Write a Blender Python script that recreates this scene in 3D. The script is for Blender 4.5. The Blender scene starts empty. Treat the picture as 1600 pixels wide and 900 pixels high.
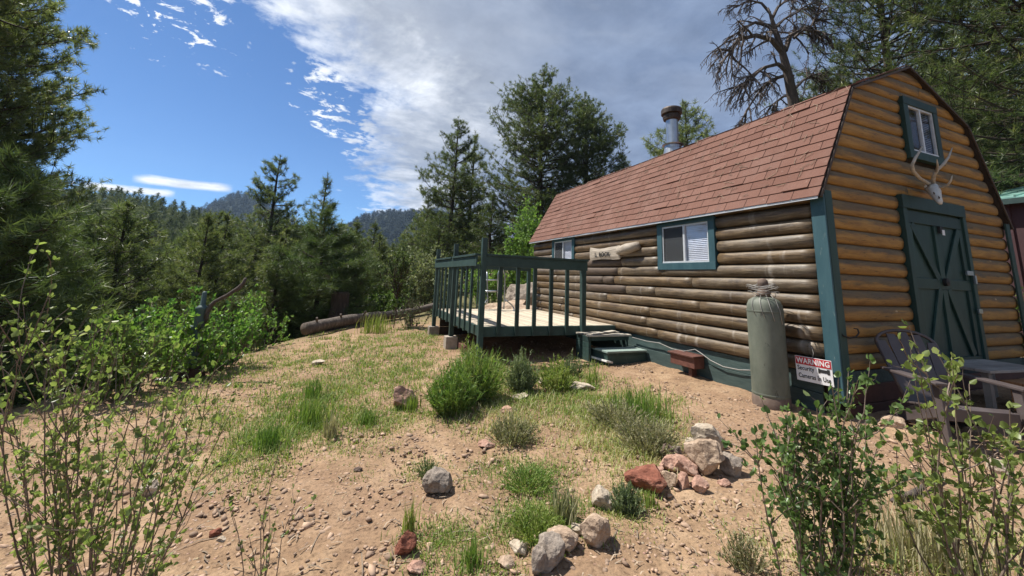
import bpy, bmesh, math, random
import numpy as np
from mathutils import Vector, Matrix
from mathutils import noise as mnoise
random.seed(7); RNG = np.random.default_rng(11)
scene = bpy.context.scene
COL = scene.collection
pi = math.pi
# ------------------------------------------------------------------ camera model (pinhole, cropped frame)
F = 621.0; CX = 800.0; CY = 323.0
EYE = np.array([0, 0, 1.2])
def _c(v): return np.array([v[0]-CX, v[1]-CY, F])
YA = _c((545, 425.)); YA /= np.linalg.norm(YA)
XA = _c((2380, 495.)); XA = XA - YA*XA.dot(YA); XA /= np.linalg.norm(XA)
ZA = np.cross(XA, YA)
if ZA[1] > 0: ZA = -ZA
MW = np.array([XA, YA, ZA])
def ray(px, py): return MW @ _c((px, py))
def onX(px, py, x): d = ray(px, py); return EYE + d*(x/d[0])
def onY(px, py, y): d = ray(px, py); return EYE + d*(y/d[1])
def onZ(px, py, z): d = ray(px, py); return EYE + d*((z-1.2)/d[2])
def azim(px, py, dist):          # plan position at a horizontal distance in the direction seen at (px,py)
    d = ray(px, py); h = math.hypot(d[0], d[1]); return d[0]/h*dist, d[1]/h*dist, 1.2+d[2]/h*dist
# ------------------------------------------------------------------ terrain height
def sstep(a, b, x):
    t = np.clip((x-a)/(b-a), 0, 1); return t*t*(3-2*t)
def vnoise(x, y, s, seed=0):
    return np.sin(x*s*1.7+seed)*np.cos(y*s*1.3+seed*2.1)+.5*np.sin(x*s*3.1+y*s*2.3+seed*1.3)+.3*np.cos(y*s*5.3-x*s*4.1+seed)
def gz(x, y):
    x = np.asarray(x, float); y = np.asarray(y, float)
    z = -.32+.045*np.clip(x, -4, 9)
    s = -.86*x+.51*y
    t = np.maximum(s-5.9, 0)
    z = z - .36*np.where(t < 20, t*np.minimum(1, .35+t/10), 20+0*t)*1.0
    rise = np.maximum(t-36, 0)
    z = z + np.where(rise < 95, .23*rise, .23*95+.05*(rise-95))
    z = z + vnoise(x, y, .035, 2)*np.clip((t-10)/40, 0, 1)*1.6
    z = z + .09*np.maximum(x+.25*y-13.5, 0)*np.clip(1-(np.hypot(x, y)-60)/200, 0, 1)
    z = z + .10*np.maximum(y-12.5, 0)*sstep(3.5, 7, x)*np.clip(1-(y-30)/60, 0, 1)*.8
    r = np.hypot(x, y)
    a = np.degrees(np.arctan2(x, y))
    k = sstep(230, 480, r); z = z*(1-k)+k*8
    m1 = 92*np.exp(-((a+11.9)/np.where(a < -11.9, 4.6, 7.5))**2)+48*np.exp(-((a+19)/8)**2)
    m2 = 70*np.exp(-((a-6.0)/9)**4)+34*np.exp(-((a-16)/8)**2)
    z = z + (m1*np.exp(-((r-820)/190)**2)) + m2*np.exp(-((r-640)/150)**2) + vnoise(x, y, .011, 3)*5*k
    z = z + vnoise(x, y, .9, 1)*.012*np.clip(1-r/40, 0, 1)
    return z
def G(px, py):
    z = -.3
    for i in range(25):
        p = onZ(px, py, z); z = .5*z+.5*float(gz(p[0], p[1]))
    return np.array([p[0], p[1], float(gz(p[0], p[1]))])
# ------------------------------------------------------------------ helpers: objects
def tag(o, label, cat, group=None, kind=None):
    if label: o['label'] = label
    if cat: o['category'] = cat
    if group: o['group'] = group
    if kind: o['kind'] = kind
    return o
def empty(name, loc, label, cat, group=None, rz=0, scale=None):
    o = bpy.data.objects.new(name, None); COL.objects.link(o)
    o.location = Vector([float(v) for v in loc]); o.rotation_euler = (0, 0, rz); o.empty_display_size = .1
    if scale: o.scale = scale
    return tag(o, label, cat, group)
class MB:
    def __init__(s): s.v = []; s.f = []; s.n = 0; s.t = []; s.p = []
    def add(s, v, f, tint=None):
        v = np.asarray(v, float).reshape(-1, 3); b = s.n
        s.v.append(v); s.n += len(v)
        s.f.extend([tuple(int(i)+b for i in q) for q in f])
        s.t.append(np.full(len(v), random.random() if tint is None else 0.0)+(0 if tint is None else tint))
        return s
    def box(s, c, size, rot=None, tint=None):
        hx, hy, hz = [q/2 for q in size]
        v = np.array([(x, y, z) for z in (-hz, hz) for y in (-hy, hy) for x in (-hx, hx)])
        if rot is not None: v = v @ np.array(rot).T
        return s.add(v+np.array(c), [(0, 2, 3, 1), (4, 5, 7, 6), (0, 1, 5, 4), (2, 6, 7, 3), (0, 4, 6, 2), (1, 3, 7, 5)], tint)
    def span(s, a, b, tint=None):    # axis aligned box from corner a to corner b
        a = np.minimum(a, b)*1.0 if False else np.array(a, float); b = np.array(b, float)
        lo = np.minimum(a, b); hi = np.maximum(a, b)
        return s.box((lo+hi)/2, hi-lo, None, tint)
    def beam(s, p0, p1, w, h, up=(0, 0, 1), tint=None):
        p0 = np.array(p0, float); p1 = np.array(p1, float); d = p1-p0; L = np.linalg.norm(d); d /= L
        u = np.array(up, float); side = np.cross(d, u)
        if np.linalg.norm(side) < 1e-6: side = np.cross(d, (1, 0, 0))
        side /= np.linalg.norm(side); u = np.cross(side, d)
        return s.box((p0+p1)/2, (L, w, h), np.array([d, side, u]).T, tint)
    def tube(s, pts, rad, n=8, cap=True, tint=None):
        pts = np.array(pts, float); m = len(pts)
        rad = np.full(m, rad) if np.isscalar(rad) else np.array(rad, float)
        V = []; prev = None
        for i in range(m):
            d = pts[min(i+1, m-1)]-pts[max(i-1, 0)]; d /= (np.linalg.norm(d)+1e-9)
            if prev is None:
                a = np.array((0, 0, 1.)) if abs(d[2]) < .9 else np.array((1., 0, 0))
                u = np.cross(d, a)
            else: u = prev-d*prev.dot(d)
            u /= np.linalg.norm(u)+1e-9; prev = u; w = np.cross(d, u)
            for k in range(n):
                an = 2*pi*k/n; V.append(pts[i]+rad[i]*(math.cos(an)*u+math.sin(an)*w))
        f = [(i*n+k, i*n+(k+1) % n, (i+1)*n+(k+1) % n, (i+1)*n+k) for i in range(m-1) for k in range(n)]
        if cap: f += [tuple(range(n-1, -1, -1)), tuple((m-1)*n+k for k in range(n))]
        return s.add(V, f, tint)
    def lathe(s, prof, c=(0, 0, 0), n=24, tint=None):
        V = [(r*math.cos(2*pi*k/n)+c[0], r*math.sin(2*pi*k/n)+c[1], z+c[2]) for r, z in prof for k in range(n)]
        m = len(prof)
        f = [(i*n+k, i*n+(k+1) % n, (i+1)*n+(k+1) % n, (i+1)*n+k) for i in range(m-1) for k in range(n)]
        return s.add(V, f, tint)
    def build(s, name, m, parent=None, smooth=False, bevel=0):
        me = bpy.data.meshes.new(name)
        V = np.concatenate(s.v)
        me.from_pydata(V.tolist(), [], s.f)
        at = me.attributes.new('tint', 'FLOAT', 'POINT'); at.data.foreach_set('value', np.concatenate(s.t).astype(np.float32))
        if smooth: me.polygons.foreach_set('use_smooth', np.ones(len(me.polygons), bool))
        me.materials.append(m); me.update()
        o = bpy.data.objects.new(name, me); COL.objects.link(o)
        if parent: o.parent = parent
        if bevel:
            b = o.modifiers.new('bevel', 'BEVEL'); b.width = bevel; b.segments = 2; b.limit_method = 'ANGLE'
        return o
def fast_mesh(name, V, nper, mat, tint, parent=None, smooth=False, faces=None):
    """V: (N,3); faces built from runs of nper verts, or an explicit index array of triangles"""
    V = np.asarray(V, np.float32); me = bpy.data.meshes.new(name)
    me.vertices.add(len(V)); me.vertices.foreach_set('co', V.ravel())
    if faces is None:
        n = len(V)//nper; idx = np.arange(n*nper, dtype=np.int32)
        me.loops.add(n*nper); me.loops.foreach_set('vertex_index', idx)
        me.polygons.add(n); me.polygons.foreach_set('loop_start', np.arange(0, n*nper, nper, dtype=np.int32))
    else:
        faces = np.asarray(faces, np.int32); n, k = faces.shape
        me.loops.add(n*k); me.loops.foreach_set('vertex_index', faces.ravel())
        me.polygons.add(n); me.polygons.foreach_set('loop_start', np.arange(0, n*k, k, dtype=np.int32))
    at = me.attributes.new('tint', 'FLOAT', 'POINT'); at.data.foreach_set('value', np.asarray(tint, np.float32))
    me.update(calc_edges=True); me.validate()
    if smooth: me.polygons.foreach_set('use_smooth', np.ones(len(me.polygons), bool))
    me.materials.append(mat)
    o = bpy.data.objects.new(name, me); COL.objects.link(o)
    if parent: o.parent = parent
    return o
# ------------------------------------------------------------------ helpers: materials
class NT:
    def __init__(s, tree): s.t = tree
    def n(s, typ, **kw):
        nd = s.t.nodes.new(typ)
        for k, v in kw.items():
            if k.startswith('i_'):
                key = k[2:]; key = int(key) if key.isdigit() else key.replace('_', ' ')
                nd.inputs[key].default_value = v
            else: setattr(nd, k, v)
        return nd
    def l(s, a, b): s.t.links.new(a, b)
    def math(s, op, a, b=None, c=None, clamp=False):
        nd = s.t.nodes.new('ShaderNodeMath'); nd.operation = op; nd.use_clamp = clamp
        for i, q in enumerate((a, b, c)):
            if q is None: continue
            if isinstance(q, (int, float)): nd.inputs[i].default_value = q
            else: s.l(q, nd.inputs[i])
        return nd.outputs[0]
    def ramp(s, fac, stops, interp='LINEAR'):
        r = s.t.nodes.new('ShaderNodeValToRGB'); r.color_ramp.interpolation = interp
        e = r.color_ramp.elements
        while len(e) < len(stops): e.new(.5)
        for el, (p, c) in zip(e, stops):
            el.position = p; el.color = (c[0], c[1], c[2], 1) if not isinstance(c, (int, float)) else (c, c, c, 1)
        if fac is not None: s.l(fac, r.inputs[0])
        return r.outputs[0]
    def mix(s, fac, a, b, blend='MIX'):
        m = s.t.nodes.new('ShaderNodeMix'); m.data_type = 'RGBA'; m.blend_type = blend
        for q, i in ((fac, 0), (a, 6), (b, 7)):
            if isinstance(q, (int, float)): m.inputs[i].default_value = q
            elif isinstance(q, tuple): m.inputs[i].default_value = (*q, 1)
            else: s.l(q, m.inputs[i])
        return m.outputs[2]
    def noise(s, vec, scale, detail=4, rough=.55, dist=0, out=0):
        nd = s.n('ShaderNodeTexNoise'); nd.inputs['Scale'].default_value = scale; nd.inputs['Detail'].default_value = detail
        nd.inputs['Roughness'].default_value = rough; nd.inputs['Distortion'].default_value = dist
        if vec is not None: s.l(vec, nd.inputs['Vector'])
        return nd.outputs[out]
def newmat(name):
    m = bpy.data.materials.new(name); m.use_nodes = True; t = m.node_tree
    b = t.nodes['Principled BSDF']; return m, NT(t), b
def coords(N, stretch=(1, 1, 1), kind='Object'):
    tc = N.n('ShaderNodeTexCoord'); mp = N.n('ShaderNodeMapping'); mp.inputs['Scale'].default_value = stretch
    N.l(tc.outputs[kind], mp.inputs[0]); return mp.outputs[0]
def bump(N, b, h, strength=.4, dist=.01):
    bp = N.n('ShaderNodeBump'); bp.inputs['Strength'].default_value = strength; bp.inputs['Distance'].default_value = dist
    N.l(h, bp.inputs['Height']); N.l(bp.outputs[0], b.inputs['Normal'])
def basic(name, c0, c1, scale=8, rough=.7, stretch=(1, 1, 1), bmp=.3, bdist=.005, tintamt=.25, metal=0, spots=None, spotscale=30, spec=.5, kind='Object'):
    m, N, b = newmat(name); v = coords(N, stretch, kind)
    n1 = N.noise(v, scale, 6, .62)
    col = N.ramp(n1, [(.3, c0), (.7, c1)])
    at = N.n('ShaderNodeAttribute', attribute_name='tint')
    k = N.math('MULTIPLY_ADD', at.outputs['Fac'], tintamt*2, 1-tintamt)
    mul = N.mix(1.0, col, (1, 1, 1), 'MULTIPLY'); nd = mul.node; cc = N.n('ShaderNodeCombineColor')
    for i in range(3): N.l(k, cc.inputs[i])
    N.l(cc.outputs[0], nd.inputs[7]); col = mul
    if spots:
        n2 = N.noise(v, spotscale, 5, .7)
        col = N.mix(N.ramp(n2, [(spots[1], 0.), (spots[1]+.08, 1.)]), col, spots[0])
    N.l(col, b.inputs['Base Color']); b.inputs['Roughness'].default_value = rough; b.inputs['Metallic'].default_value = metal
    b.inputs['Specular IOR Level'].default_value = spec
    if bmp: bump(N, b, N.noise(v, scale*2.2, 6, .7), bmp, bdist)
    return m
def leafmat(name, stops, trans=.35, rough=.55, objvar=.3):
    m, N, b = newmat(name)
    at = N.n('ShaderNodeAttribute', attribute_name='tint')
    col = N.ramp(at.outputs['Fac'], stops)
    oi = N.n('ShaderNodeObjectInfo')
    hs = N.n('ShaderNodeHueSaturation'); N.l(col, hs.inputs['Color'])
    N.l(N.math('MULTIPLY_ADD', oi.outputs['Random'], objvar*2, 1-objvar), hs.inputs['Value'])
    N.l(N.math('MULTIPLY_ADD', oi.outputs['Random'], -.03, .515), hs.inputs['Hue'])
    col = hs.outputs[0]
    N.l(col, b.inputs['Base Color']); b.inputs['Roughness'].default_value = rough; b.inputs['Specular IOR Level'].default_value = .35
    tr = N.n('ShaderNodeBsdfTranslucent')
    tcol = N.mix(1.0, col, (1.12, 1.22, .7), 'MULTIPLY'); N.l(tcol, tr.inputs['Color'])
    ms = N.n('ShaderNodeMixShader'); ms.inputs[0].default_value = trans
    N.l(b.outputs[0], ms.inputs[1]); N.l(tr.outputs[0], ms.inputs[2])
    out = [n for n in m.node_tree.nodes if n.type == 'OUTPUT_MATERIAL'][0]; N.l(ms.outputs[0], out.inputs[0])
    return m
# ground
def ground_mat():
    m, N, b = newmat('dirt'); v = coords(N)
    big = N.noise(v, .55, 5, .6); mid = N.noise(v, 3.2, 6, .65); fine = N.noise(v, 38, 6, .7); fine2 = N.noise(v, 130, 3, .7)
    dirt = N.ramp(mid, [(.25, (.155, .096, .058)), (.5, (.285, .19, .115)), (.75, (.41, .292, .19))])
    dirt = N.mix(N.ramp(big, [(.42, 0.), (.62, .6)]), dirt, (.215, .135, .088))
    spk = N.ramp(fine, [(.34, (.36, .33, .31)), (.48, (1, 1, 1)), (.68, (1.35, 1.3, 1.24))])
    dirt = N.mix(.75, dirt, spk, 'MULTIPLY')
    vo = N.n('ShaderNodeTexVoronoi'); vo.inputs['Scale'].default_value = 26; N.l(v, vo.inputs['Vector'])
    vo.inputs['Randomness'].default_value = 1
    peb = N.ramp(vo.outputs['Distance'], [(.16, 1.), (.3, 0.)])
    sel = N.math('MULTIPLY', peb, N.ramp(N.noise(v, 2.1, 4), [(.45, 0.), (.6, 1.)]))
    pcol = N.mix(.5, (.42, .30, .22), vo.outputs['Color'], 'MULTIPLY')
    pc2 = N.mix(.6, pcol, (.42, .295, .21))
    dirt = N.mix(sel, dirt, pc2)
    # far ground: forest floor
    ge = N.n('ShaderNodeNewGeometry'); sx = N.n('ShaderNodeSeparateXYZ'); N.l(ge.outputs['Position'], sx.inputs[0])
    ssl = N.math('ADD', N.math('MULTIPLY', sx.outputs[0], -.86), N.math('MULTIPLY', sx.outputs[1], .51))
    ss = N.math('ADD', ssl, N.math('MULTIPLY', N.math('SUBTRACT', mid, .5), 2.2))
    far = N.ramp(N.math('DIVIDE', N.math('SUBTRACT', ss, 5.6), 3.0), [(0., 0.), (1., 1.)])
    floorc = N.ramp(N.noise(v, .35, 6, .7), [(.35, (.045, .06, .02)), (.55, (.10, .105, .045)), (.72, (.19, .155, .095))])
    ln = N.n('ShaderNodeVectorMath', operation='LENGTH'); N.l(ge.outputs['Position'], ln.inputs[0])
    back = N.ramp(N.math('DIVIDE', N.math('SUBTRACT', N.math('ADD', ln.outputs['Value'], N.math('MULTIPLY', N.math('SUBTRACT', mid, .5), 3.0)), 11.5), 4.0), [(0., 0.), (1., .85)])
    far = N.math('MAXIMUM', far, back)
    col = N.mix(far, dirt, floorc)
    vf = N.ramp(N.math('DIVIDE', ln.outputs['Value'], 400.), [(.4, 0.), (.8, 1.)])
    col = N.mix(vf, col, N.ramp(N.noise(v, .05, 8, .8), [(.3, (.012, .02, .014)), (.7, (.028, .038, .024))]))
    N.l(col, b.inputs['Base Color']); b.inputs['Roughness'].default_value = .95; b.inputs['Specular IOR Level'].default_value = .15
    h = N.math('ADD', N.math('MULTIPLY', fine, .6), N.math('ADD', N.math('MULTIPLY', fine2, .25), N.math('MULTIPLY', sel, .5)))
    h = N.math('ADD', h, N.math('MULTIPLY', mid, 1.2))
    bump(N, b, h, .8, .022)
    return m
def log_mat(name, kind):
    m, N, b = newmat(name)
    st = (9, 1, 9) if kind == 'side' else (1, 9, 9)
    v = coords(N, st); v2 = coords(N)
    at = N.n('ShaderNodeAttribute', attribute_name='tint')
    gi = N.n('ShaderNodeNewGeometry')
    ri = gi.outputs['Random Per Island']
    off = N.n('ShaderNodeVectorMath', operation='ADD'); N.l(v, off.inputs[0])
    cx = N.n('ShaderNodeCombineXYZ')
    for i in range(3): N.l(N.math('MULTIPLY', ri, 37.0), cx.inputs[i])
    N.l(cx.outputs[0], off.inputs[1]); v = off.outputs[0]
    grain = N.noise(v, 3.0, 7, .68, .3); blot = N.noise(v2, 2.3, 5, .6)
    if kind == 'side':
        col = N.ramp(grain, [(.3, (.04, .023, .011)), (.46, (.095, .06, .028)), (.6, (.165, .11, .055)), (.78, (.26, .185, .105))])
        grey = N.ramp(grain, [(.3, (.05, .040, .03)), (.7, (.21, .175, .13))])
        w = N.math('ADD', N.math('MULTIPLY', ri, .55), N.math('MULTIPLY', blot, .7))
        col = N.mix(N.ramp(w, [(.55, 0.), (.95, .7)]), col, grey)
        # pale vertical streaks
        vs = coords(N, (.01, 1, .18)); pale_streak = N.noise(vs, 5.5, 3, .6)
        col = N.mix(N.ramp(pale_streak, [(.6, 0.), (.76, .6)]), col, (.42, .38, .33))
        vd = coords(N, (.02, 1, .35)); dk = N.noise(vd, 3.1, 4, .6)
        col = N.mix(N.ramp(dk, [(.55, 0.), (.75, .6)]), col, (.035, .022, .013))
    else:
        gold = N.ramp(grain, [(.28, (.15, .07, .014)), (.5, (.315, .168, .038)), (.75, (.44, .255, .07))])
        weath = N.ramp(grain, [(.3, (.055, .045, .025)), (.7, (.15, .115, .058))])
        f = N.math('ADD', at.outputs['Fac'], N.math('MULTIPLY', N.math('SUBTRACT', N.noise(v, 2.0, 5, .6), .5), 1.0))
        f = N.math('ADD', f, N.math('MULTIPLY', N.math('SUBTRACT', ri, .5), .35))
        col = N.mix(N.ramp(f, [(.46, 0.), (.63, .88)]), gold, weath)
        kn = N.n('ShaderNodeTexVoronoi'); kn.inputs['Scale'].default_value = 2.6; N.l(coords(N, (1, .01, 1.6)), kn.inputs['Vector'])
        col = N.mix(N.ramp(kn.outputs['Distance'], [(.03, .8), (.075, 0.)]), col, (.12, .03, .008))
        ch_ = N.n('ShaderNodeTexVoronoi'); ch_.inputs['Scale'].default_value = 1.9; N.l(coords(N, (1, .01, 1.9)), ch_.inputs['Vector'])
        wob_ = N.math('ADD', ch_.outputs['Distance'], N.math('MULTIPLY', N.math('SUBTRACT', N.noise(v2, 40, 4, .7), .5), .08))
        col = N.mix(N.ramp(wob_, [(.035, .75), (.055, 0.)]), col, (.62, .47, .27))
        col = N.mix(N.ramp(blot, [(.45, 0.), (.7, .45)]), col, (.16, .085, .03))
    chk = N.ramp(N.noise(v, 9, 2, .5), [(.3, .35), (.37, 1.)])
    col = N.mix(.8, col, chk, 'MULTIPLY')
    N.l(col, b.inputs['Base Color'])
    N.l(N.math('MULTIPLY_ADD', grain, .4, .30 if kind == 'side' else .45), b.inputs['Roughness'])
    bump(N, b, grain, .5, .012)
    return m
def bark_mat(name, c0, c1, c2):
    m, N, b = newmat(name); v = coords(N, (6, 6, 1.3))
    vo = N.n('ShaderNodeTexVoronoi'); vo.inputs['Scale'].default_value = 2.2; N.l(v, vo.inputs['Vector'])
    n = N.noise(v, 3.5, 6, .7)
    col = N.ramp(n, [(.3, c0), (.55, c1), (.75, c2)])
    col = N.mix(N.ramp(vo.outputs['Distance'], [(.1, 0.), (.6, .6)]), col, c0)
    N.l(col, b.inputs['Base Color']); b.inputs['Roughness'].default_value = .9
    bump(N, b, n, .7, .03); return m
def shingle_mat():
    m, N, b = newmat('shingles'); v = coords(N)
    at = N.n('ShaderNodeAttribute', attribute_name='tint')
    col = N.ramp(at.outputs['Fac'], [(0, (.128, .06, .043)), (.5, (.16, .079, .058)), (1, (.195, .102, .077))])
    g = N.noise(v, 260, 3, .8); col = N.mix(.7, col, N.ramp(g, [(.3, (.55, .55, .55)), (.5, (1, 1, 1)), (.7, (1.45, 1.4, 1.35))]), 'MULTIPLY')
    w = N.noise(v, 1.6, 5, .65); col = N.mix(N.ramp(w, [(.5, 0.), (.75, .45)]), col, (.22, .135, .11))
    vs_ = coords(N, (.5, 2.2, .5)); w2 = N.noise(vs_, 2.4, 6, .7); col = N.mix(N.ramp(w2, [(.54, 0.), (.72, .5)]), col, (.13, .075, .06))
    w3 = N.noise(v, 9, 5, .75); col = N.mix(N.ramp(w3, [(.62, 0.), (.7, .45)]), col, (.30, .21, .17))
    N.l(col, b.inputs['Base Color']); b.inputs['Roughness'].default_value = .9; b.inputs['Specular IOR Level'].default_value = .25
    bump(N, b, N.math('ADD', g, N.math('MULTIPLY', w3, 2.0)), .6, .006); return m
def rockmat(name, c0, c1, c2):
    m, N, b = newmat(name); v = coords(N)
    n = N.noise(v, 7, 8, .7); n2 = N.noise(v, 45, 4, .7)
    col = N.ramp(n, [(.28, c0), (.5, c1), (.72, c2)])
    col = N.mix(.7, col, N.ramp(n2, [(.33, (.5, .48, .46)), (.5, (1, 1, 1)), (.7, (1.3, 1.3, 1.3))]), 'MULTIPLY')
    N.l(col, b.inputs['Base Color']); b.inputs['Roughness'].default_value = .9; b.inputs['Specular IOR Level'].default_value = .2
    bump(N, b, N.math('ADD', n, N.math('MULTIPLY', n2, .4)), .8, .02); return m
M = {}
M['dirt'] = ground_mat()
M['log'] = log_mat('weathered_log', 'side'); M['goldlog'] = log_mat('golden_log', 'gable')
M['shingle'] = shingle_mat()
M['bark'] = bark_mat('pine_bark', (.025, .017, .012), (.075, .05, .035), (.15, .10, .07))
M['greybark'] = bark_mat('grey_bark', (.06, .045, .036), (.17, .135, .11), (.31, .26, .22))
M['twig'] = basic('twig_bark', (.10, .07, .05), (.25, .19, .15), 20, .8)
M['deadwood'] = bark_mat('dead_wood', (.05, .04, .035), (.13, .095, .075), (.23, .18, .15))
M['needle'] = leafmat('pine_needles', [(0, (.055, .076, .030)), (.45, (.112, .142, .055)), (.8, (.178, .20, .084)), (1, (.24, .23, .11))], .5, .38)
M['needle_young'] = leafmat('young_pine_needles', [(0, (.06, .095, .034)), (.5, (.115, .16, .056)), (1, (.20, .235, .09))], .35, .5)
M['needle_far'] = leafmat('far_needles', [(0, (.055, .075, .033)), (.5, (.105, .13, .056)), (1, (.17, .19, .082))], .2, .7)
M['needle_shadow'] = leafmat('cloud_shadow_needles', [(0, (.012, .019, .014)), (.5, (.024, .034, .022)), (1, (.04, .05, .03))], .1, .8)  # cloud shadow over the mountain forest put into the needle colour
M['leaf'] = leafmat('shrub_leaves', [(0, (.065, .11, .032)), (.5, (.13, .195, .062)), (.9, (.20, .275, .10)), (1, (.30, .33, .16))], .48, .32, .08)
M['leaf_bright'] = leafmat('bright_leaves', [(0, (.07, .15, .03)), (.5, (.15, .275, .06)), (1, (.27, .41, .11))], .4, .42, .08)
M['leaf_front'] = leafmat('front_leaves', [(0, (.09, .13, .04)), (.5, (.19, .25, .08)), (.84, (.30, .36, .13)), (1, (.36, .40, .16))], .5, .38, .05)
M['grass'] = leafmat('grass_blades', [(0, (.11, .18, .035)), (.4, (.20, .28, .06)), (.68, (.32, .345, .11)), (1, (.47, .41, .24))], .35, .6, .05)
M['drygrass'] = leafmat('dry_grass', [(0, (.14, .16, .07)), (.5, (.30, .27, .16)), (1, (.45, .39, .26))], .3, .7, .05)
M['sage'] = leafmat('sage_leaves', [(0, (.10, .14, .06)), (.5, (.20, .235, .12)), (1, (.32, .33, .20))], .3, .7, .05)
M['greenpaint'] = basic('dark_green_paint', (.014, .034, .030), (.030, .062, .053), 5, .6, (1, 1, 1), .4, .006, .25, spots=((.12, .12, .10), .64), spotscale=20)
M['doorpaint'] = basic('door_green_paint', (.009, .032, .026), (.018, .052, .042), 4, .55, (3, 3, .5), .35, .005, .2, spots=((.05, .085, .075), .66), spotscale=9)
M['trimpaint'] = basic('blue_green_trim_paint', (.019, .062, .078), (.038, .092, .108), 4, .55, (2.5, 2.5, .6), .4, .006, .15, spots=((.14, .19, .19), .63), spotscale=12)
M['skirtpaint'] = basic('faded_green_boards', (.026, .05, .048), (.062, .096, .088), 7, .7, (4, .6, 4), .3, .005, .2)
M['skirttop'] = basic('faded_green_tread', (.16, .22, .20), (.27, .33, .29), 7, .7, (1, 6, 6), .3, .005, .15)
M['deckwood'] = basic('weathered_deck_boards', (.36, .30, .22), (.56, .48, .37), 5, .8, (8, .7, 8), .4, .005, .14)
M['greywood'] = basic('grey_planks', (.30, .26, .21), (.52, .47, .39), 7, .8, (1, 6, 6), .4, .005, .2)
M['whitewood'] = basic('white_painted_plank', (.52, .5, .46), (.74, .72, .68), 6, .7, (2, 6, 6), .3, .004, .1, spots=((.3, .25, .2), .66), spotscale=12)
M['darkred'] = basic('dark_red_brown_wood', (.045, .017, .012), (.095, .038, .026), 8, .7, bmp=.4)
M['redbox'] = basic('red_brown_painted_wood', (.075, .028, .02), (.14, .055, .038), 10, .65, bmp=.35, spots=((.27, .16, .11), .66), spotscale=18)
M['orangewood'] = basic('orange_brown_boards', (.23, .10, .035), (.36, .17, .065), 7, .7, (1, 6, 6), .3)
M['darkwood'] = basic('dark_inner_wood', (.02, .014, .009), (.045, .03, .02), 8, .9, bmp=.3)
M['patch'] = basic('dark_patched_logs', (.04, .026, .017), (.10, .066, .042), 5, .7, (8, 1, 8), .4, .006, .25)
M['metal'] = basic('galvanised_pipe', (.34, .36, .38), (.52, .54, .56), 4, .34, bmp=.05, metal=.9, tintamt=.05)
M['soot'] = basic('sooty_cap', (.03, .022, .018), (.10, .075, .06), 8, .6, metal=.5)
M['alu'] = basic('aluminium_sash', (.55, .57, .58), (.7, .72, .73), 12, .4, bmp=.05, metal=.3, tintamt=.05)
M['blackiron'] = basic('black_iron', (.012, .012, .012), (.03, .028, .026), 18, .6, metal=.3)
M['tank'] = basic('faded_green_tank_paint', (.085, .098, .075), (.16, .172, .132), 5, .65, (1, 1, .5), .3, .004, .05, spots=((.05, .05, .04), .63), spotscale=11)
M['tankrust'] = basic('tank_rust', (.09, .06, .045), (.17, .12, .09), 9, .8)
M['pump'] = basic('grey_green_pump_paint', (.035, .07, .068), (.075, .12, .112), 7, .6, spots=((.13, .09, .06), .66), spotscale=14)
M['bone'] = basic('bleached_bone', (.62, .6, .54), (.82, .8, .75), 14, .7, bmp=.4)
M['antler'] = basic('pale_antler', (.33, .28, .21), (.55, .5, .42), 14, .6)
M['socket'] = basic('dark_hollow', (.03, .025, .02), (.05, .04, .03), 14, .9)
M['chair'] = basic('brown_grey_plastic', (.062, .048, .047), (.095, .077, .074), 5, .45, bmp=.1, tintamt=.06)
M['tabletop'] = basic('grey_table_boards', (.20, .185, .17), (.32, .3, .28), 6, .65)
M['signwood'] = basic('bleached_sign_wood', (.27, .225, .175), (.50, .43, .35), 6, .75, (6, .8, 6), .6, .012, .1)
M['ink'] = basic('black_letters', (.012, .012, .012), (.02, .02, .02), 10, .7, bmp=0)
M['signwhite'] = basic('white_sign_panel', (.72, .72, .72), (.8, .8, .8), 6, .4, bmp=0, tintamt=.03)
M['signred'] = basic('red_sign_band', (.45, .02, .03), (.52, .03, .04), 6, .4, bmp=0, tintamt=.03)
M['concrete'] = basic('concrete_block', (.24, .2, .16), (.38, .33, .27), 10, .9, bmp=.5)
M['shedwall'] = basic('dark_red_shed_boards', (.05, .018, .02), (.08, .03, .032), 5, .7, (6, 6, 1), .3)
M['shedroof'] = basic('pale_green_metal_roof', (.22, .42, .36), (.30, .52, .45), 4, .35, bmp=.05, metal=.2)
M['wire'] = basic('pale_wire', (.22, .2, .18), (.42, .4, .37), 10, .5, bmp=0)
M['blind'] = basic('pale_blind', (.62, .63, .68), (.74, .75, .8), 5, .6, bmp=0, tintamt=.05)
def screen():
    m, N, b = newmat('insect_screen'); b.inputs['Base Color'].default_value = (.05, .055, .06, 1); b.inputs['Roughness'].default_value = .8
    b.inputs['Alpha'].default_value = .55; return m
M['screen'] = screen()
def glass():
    m, N, b = newmat('window_glass'); b.inputs['Base Color'].default_value = (1, 1, 1, 1); b.inputs['Roughness'].default_value = .03
    tr = N.n('ShaderNodeBsdfTransparent'); tr.inputs[0].default_value = (.95, .96, .98, 1)
    gl = N.n('ShaderNodeBsdfGlossy'); gl.inputs['Roughness'].default_value = .03; gl.inputs['Color'].default_value = (1, 1, 1, 1)
    fr = N.n('ShaderNodeFresnel'); fr.inputs[0].default_value = 1.5
    ms = N.n('ShaderNodeMixShader'); N.l(N.math('MULTIPLY_ADD', fr.outputs[0], .12, .0), ms.inputs[0])
    N.l(tr.outputs[0], ms.inputs[1]); N.l(gl.outputs[0], ms.inputs[2])
    out = [n for n in m.node_tree.nodes if n.type == 'OUTPUT_MATERIAL'][0]; N.l(ms.outputs[0], out.inputs[0])
    return m
M['glass'] = glass()
M['litter'] = basic('dead_litter', (.13, .09, .06), (.36, .28, .2), 30, .9, bmp=0, tintamt=.45)
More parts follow.
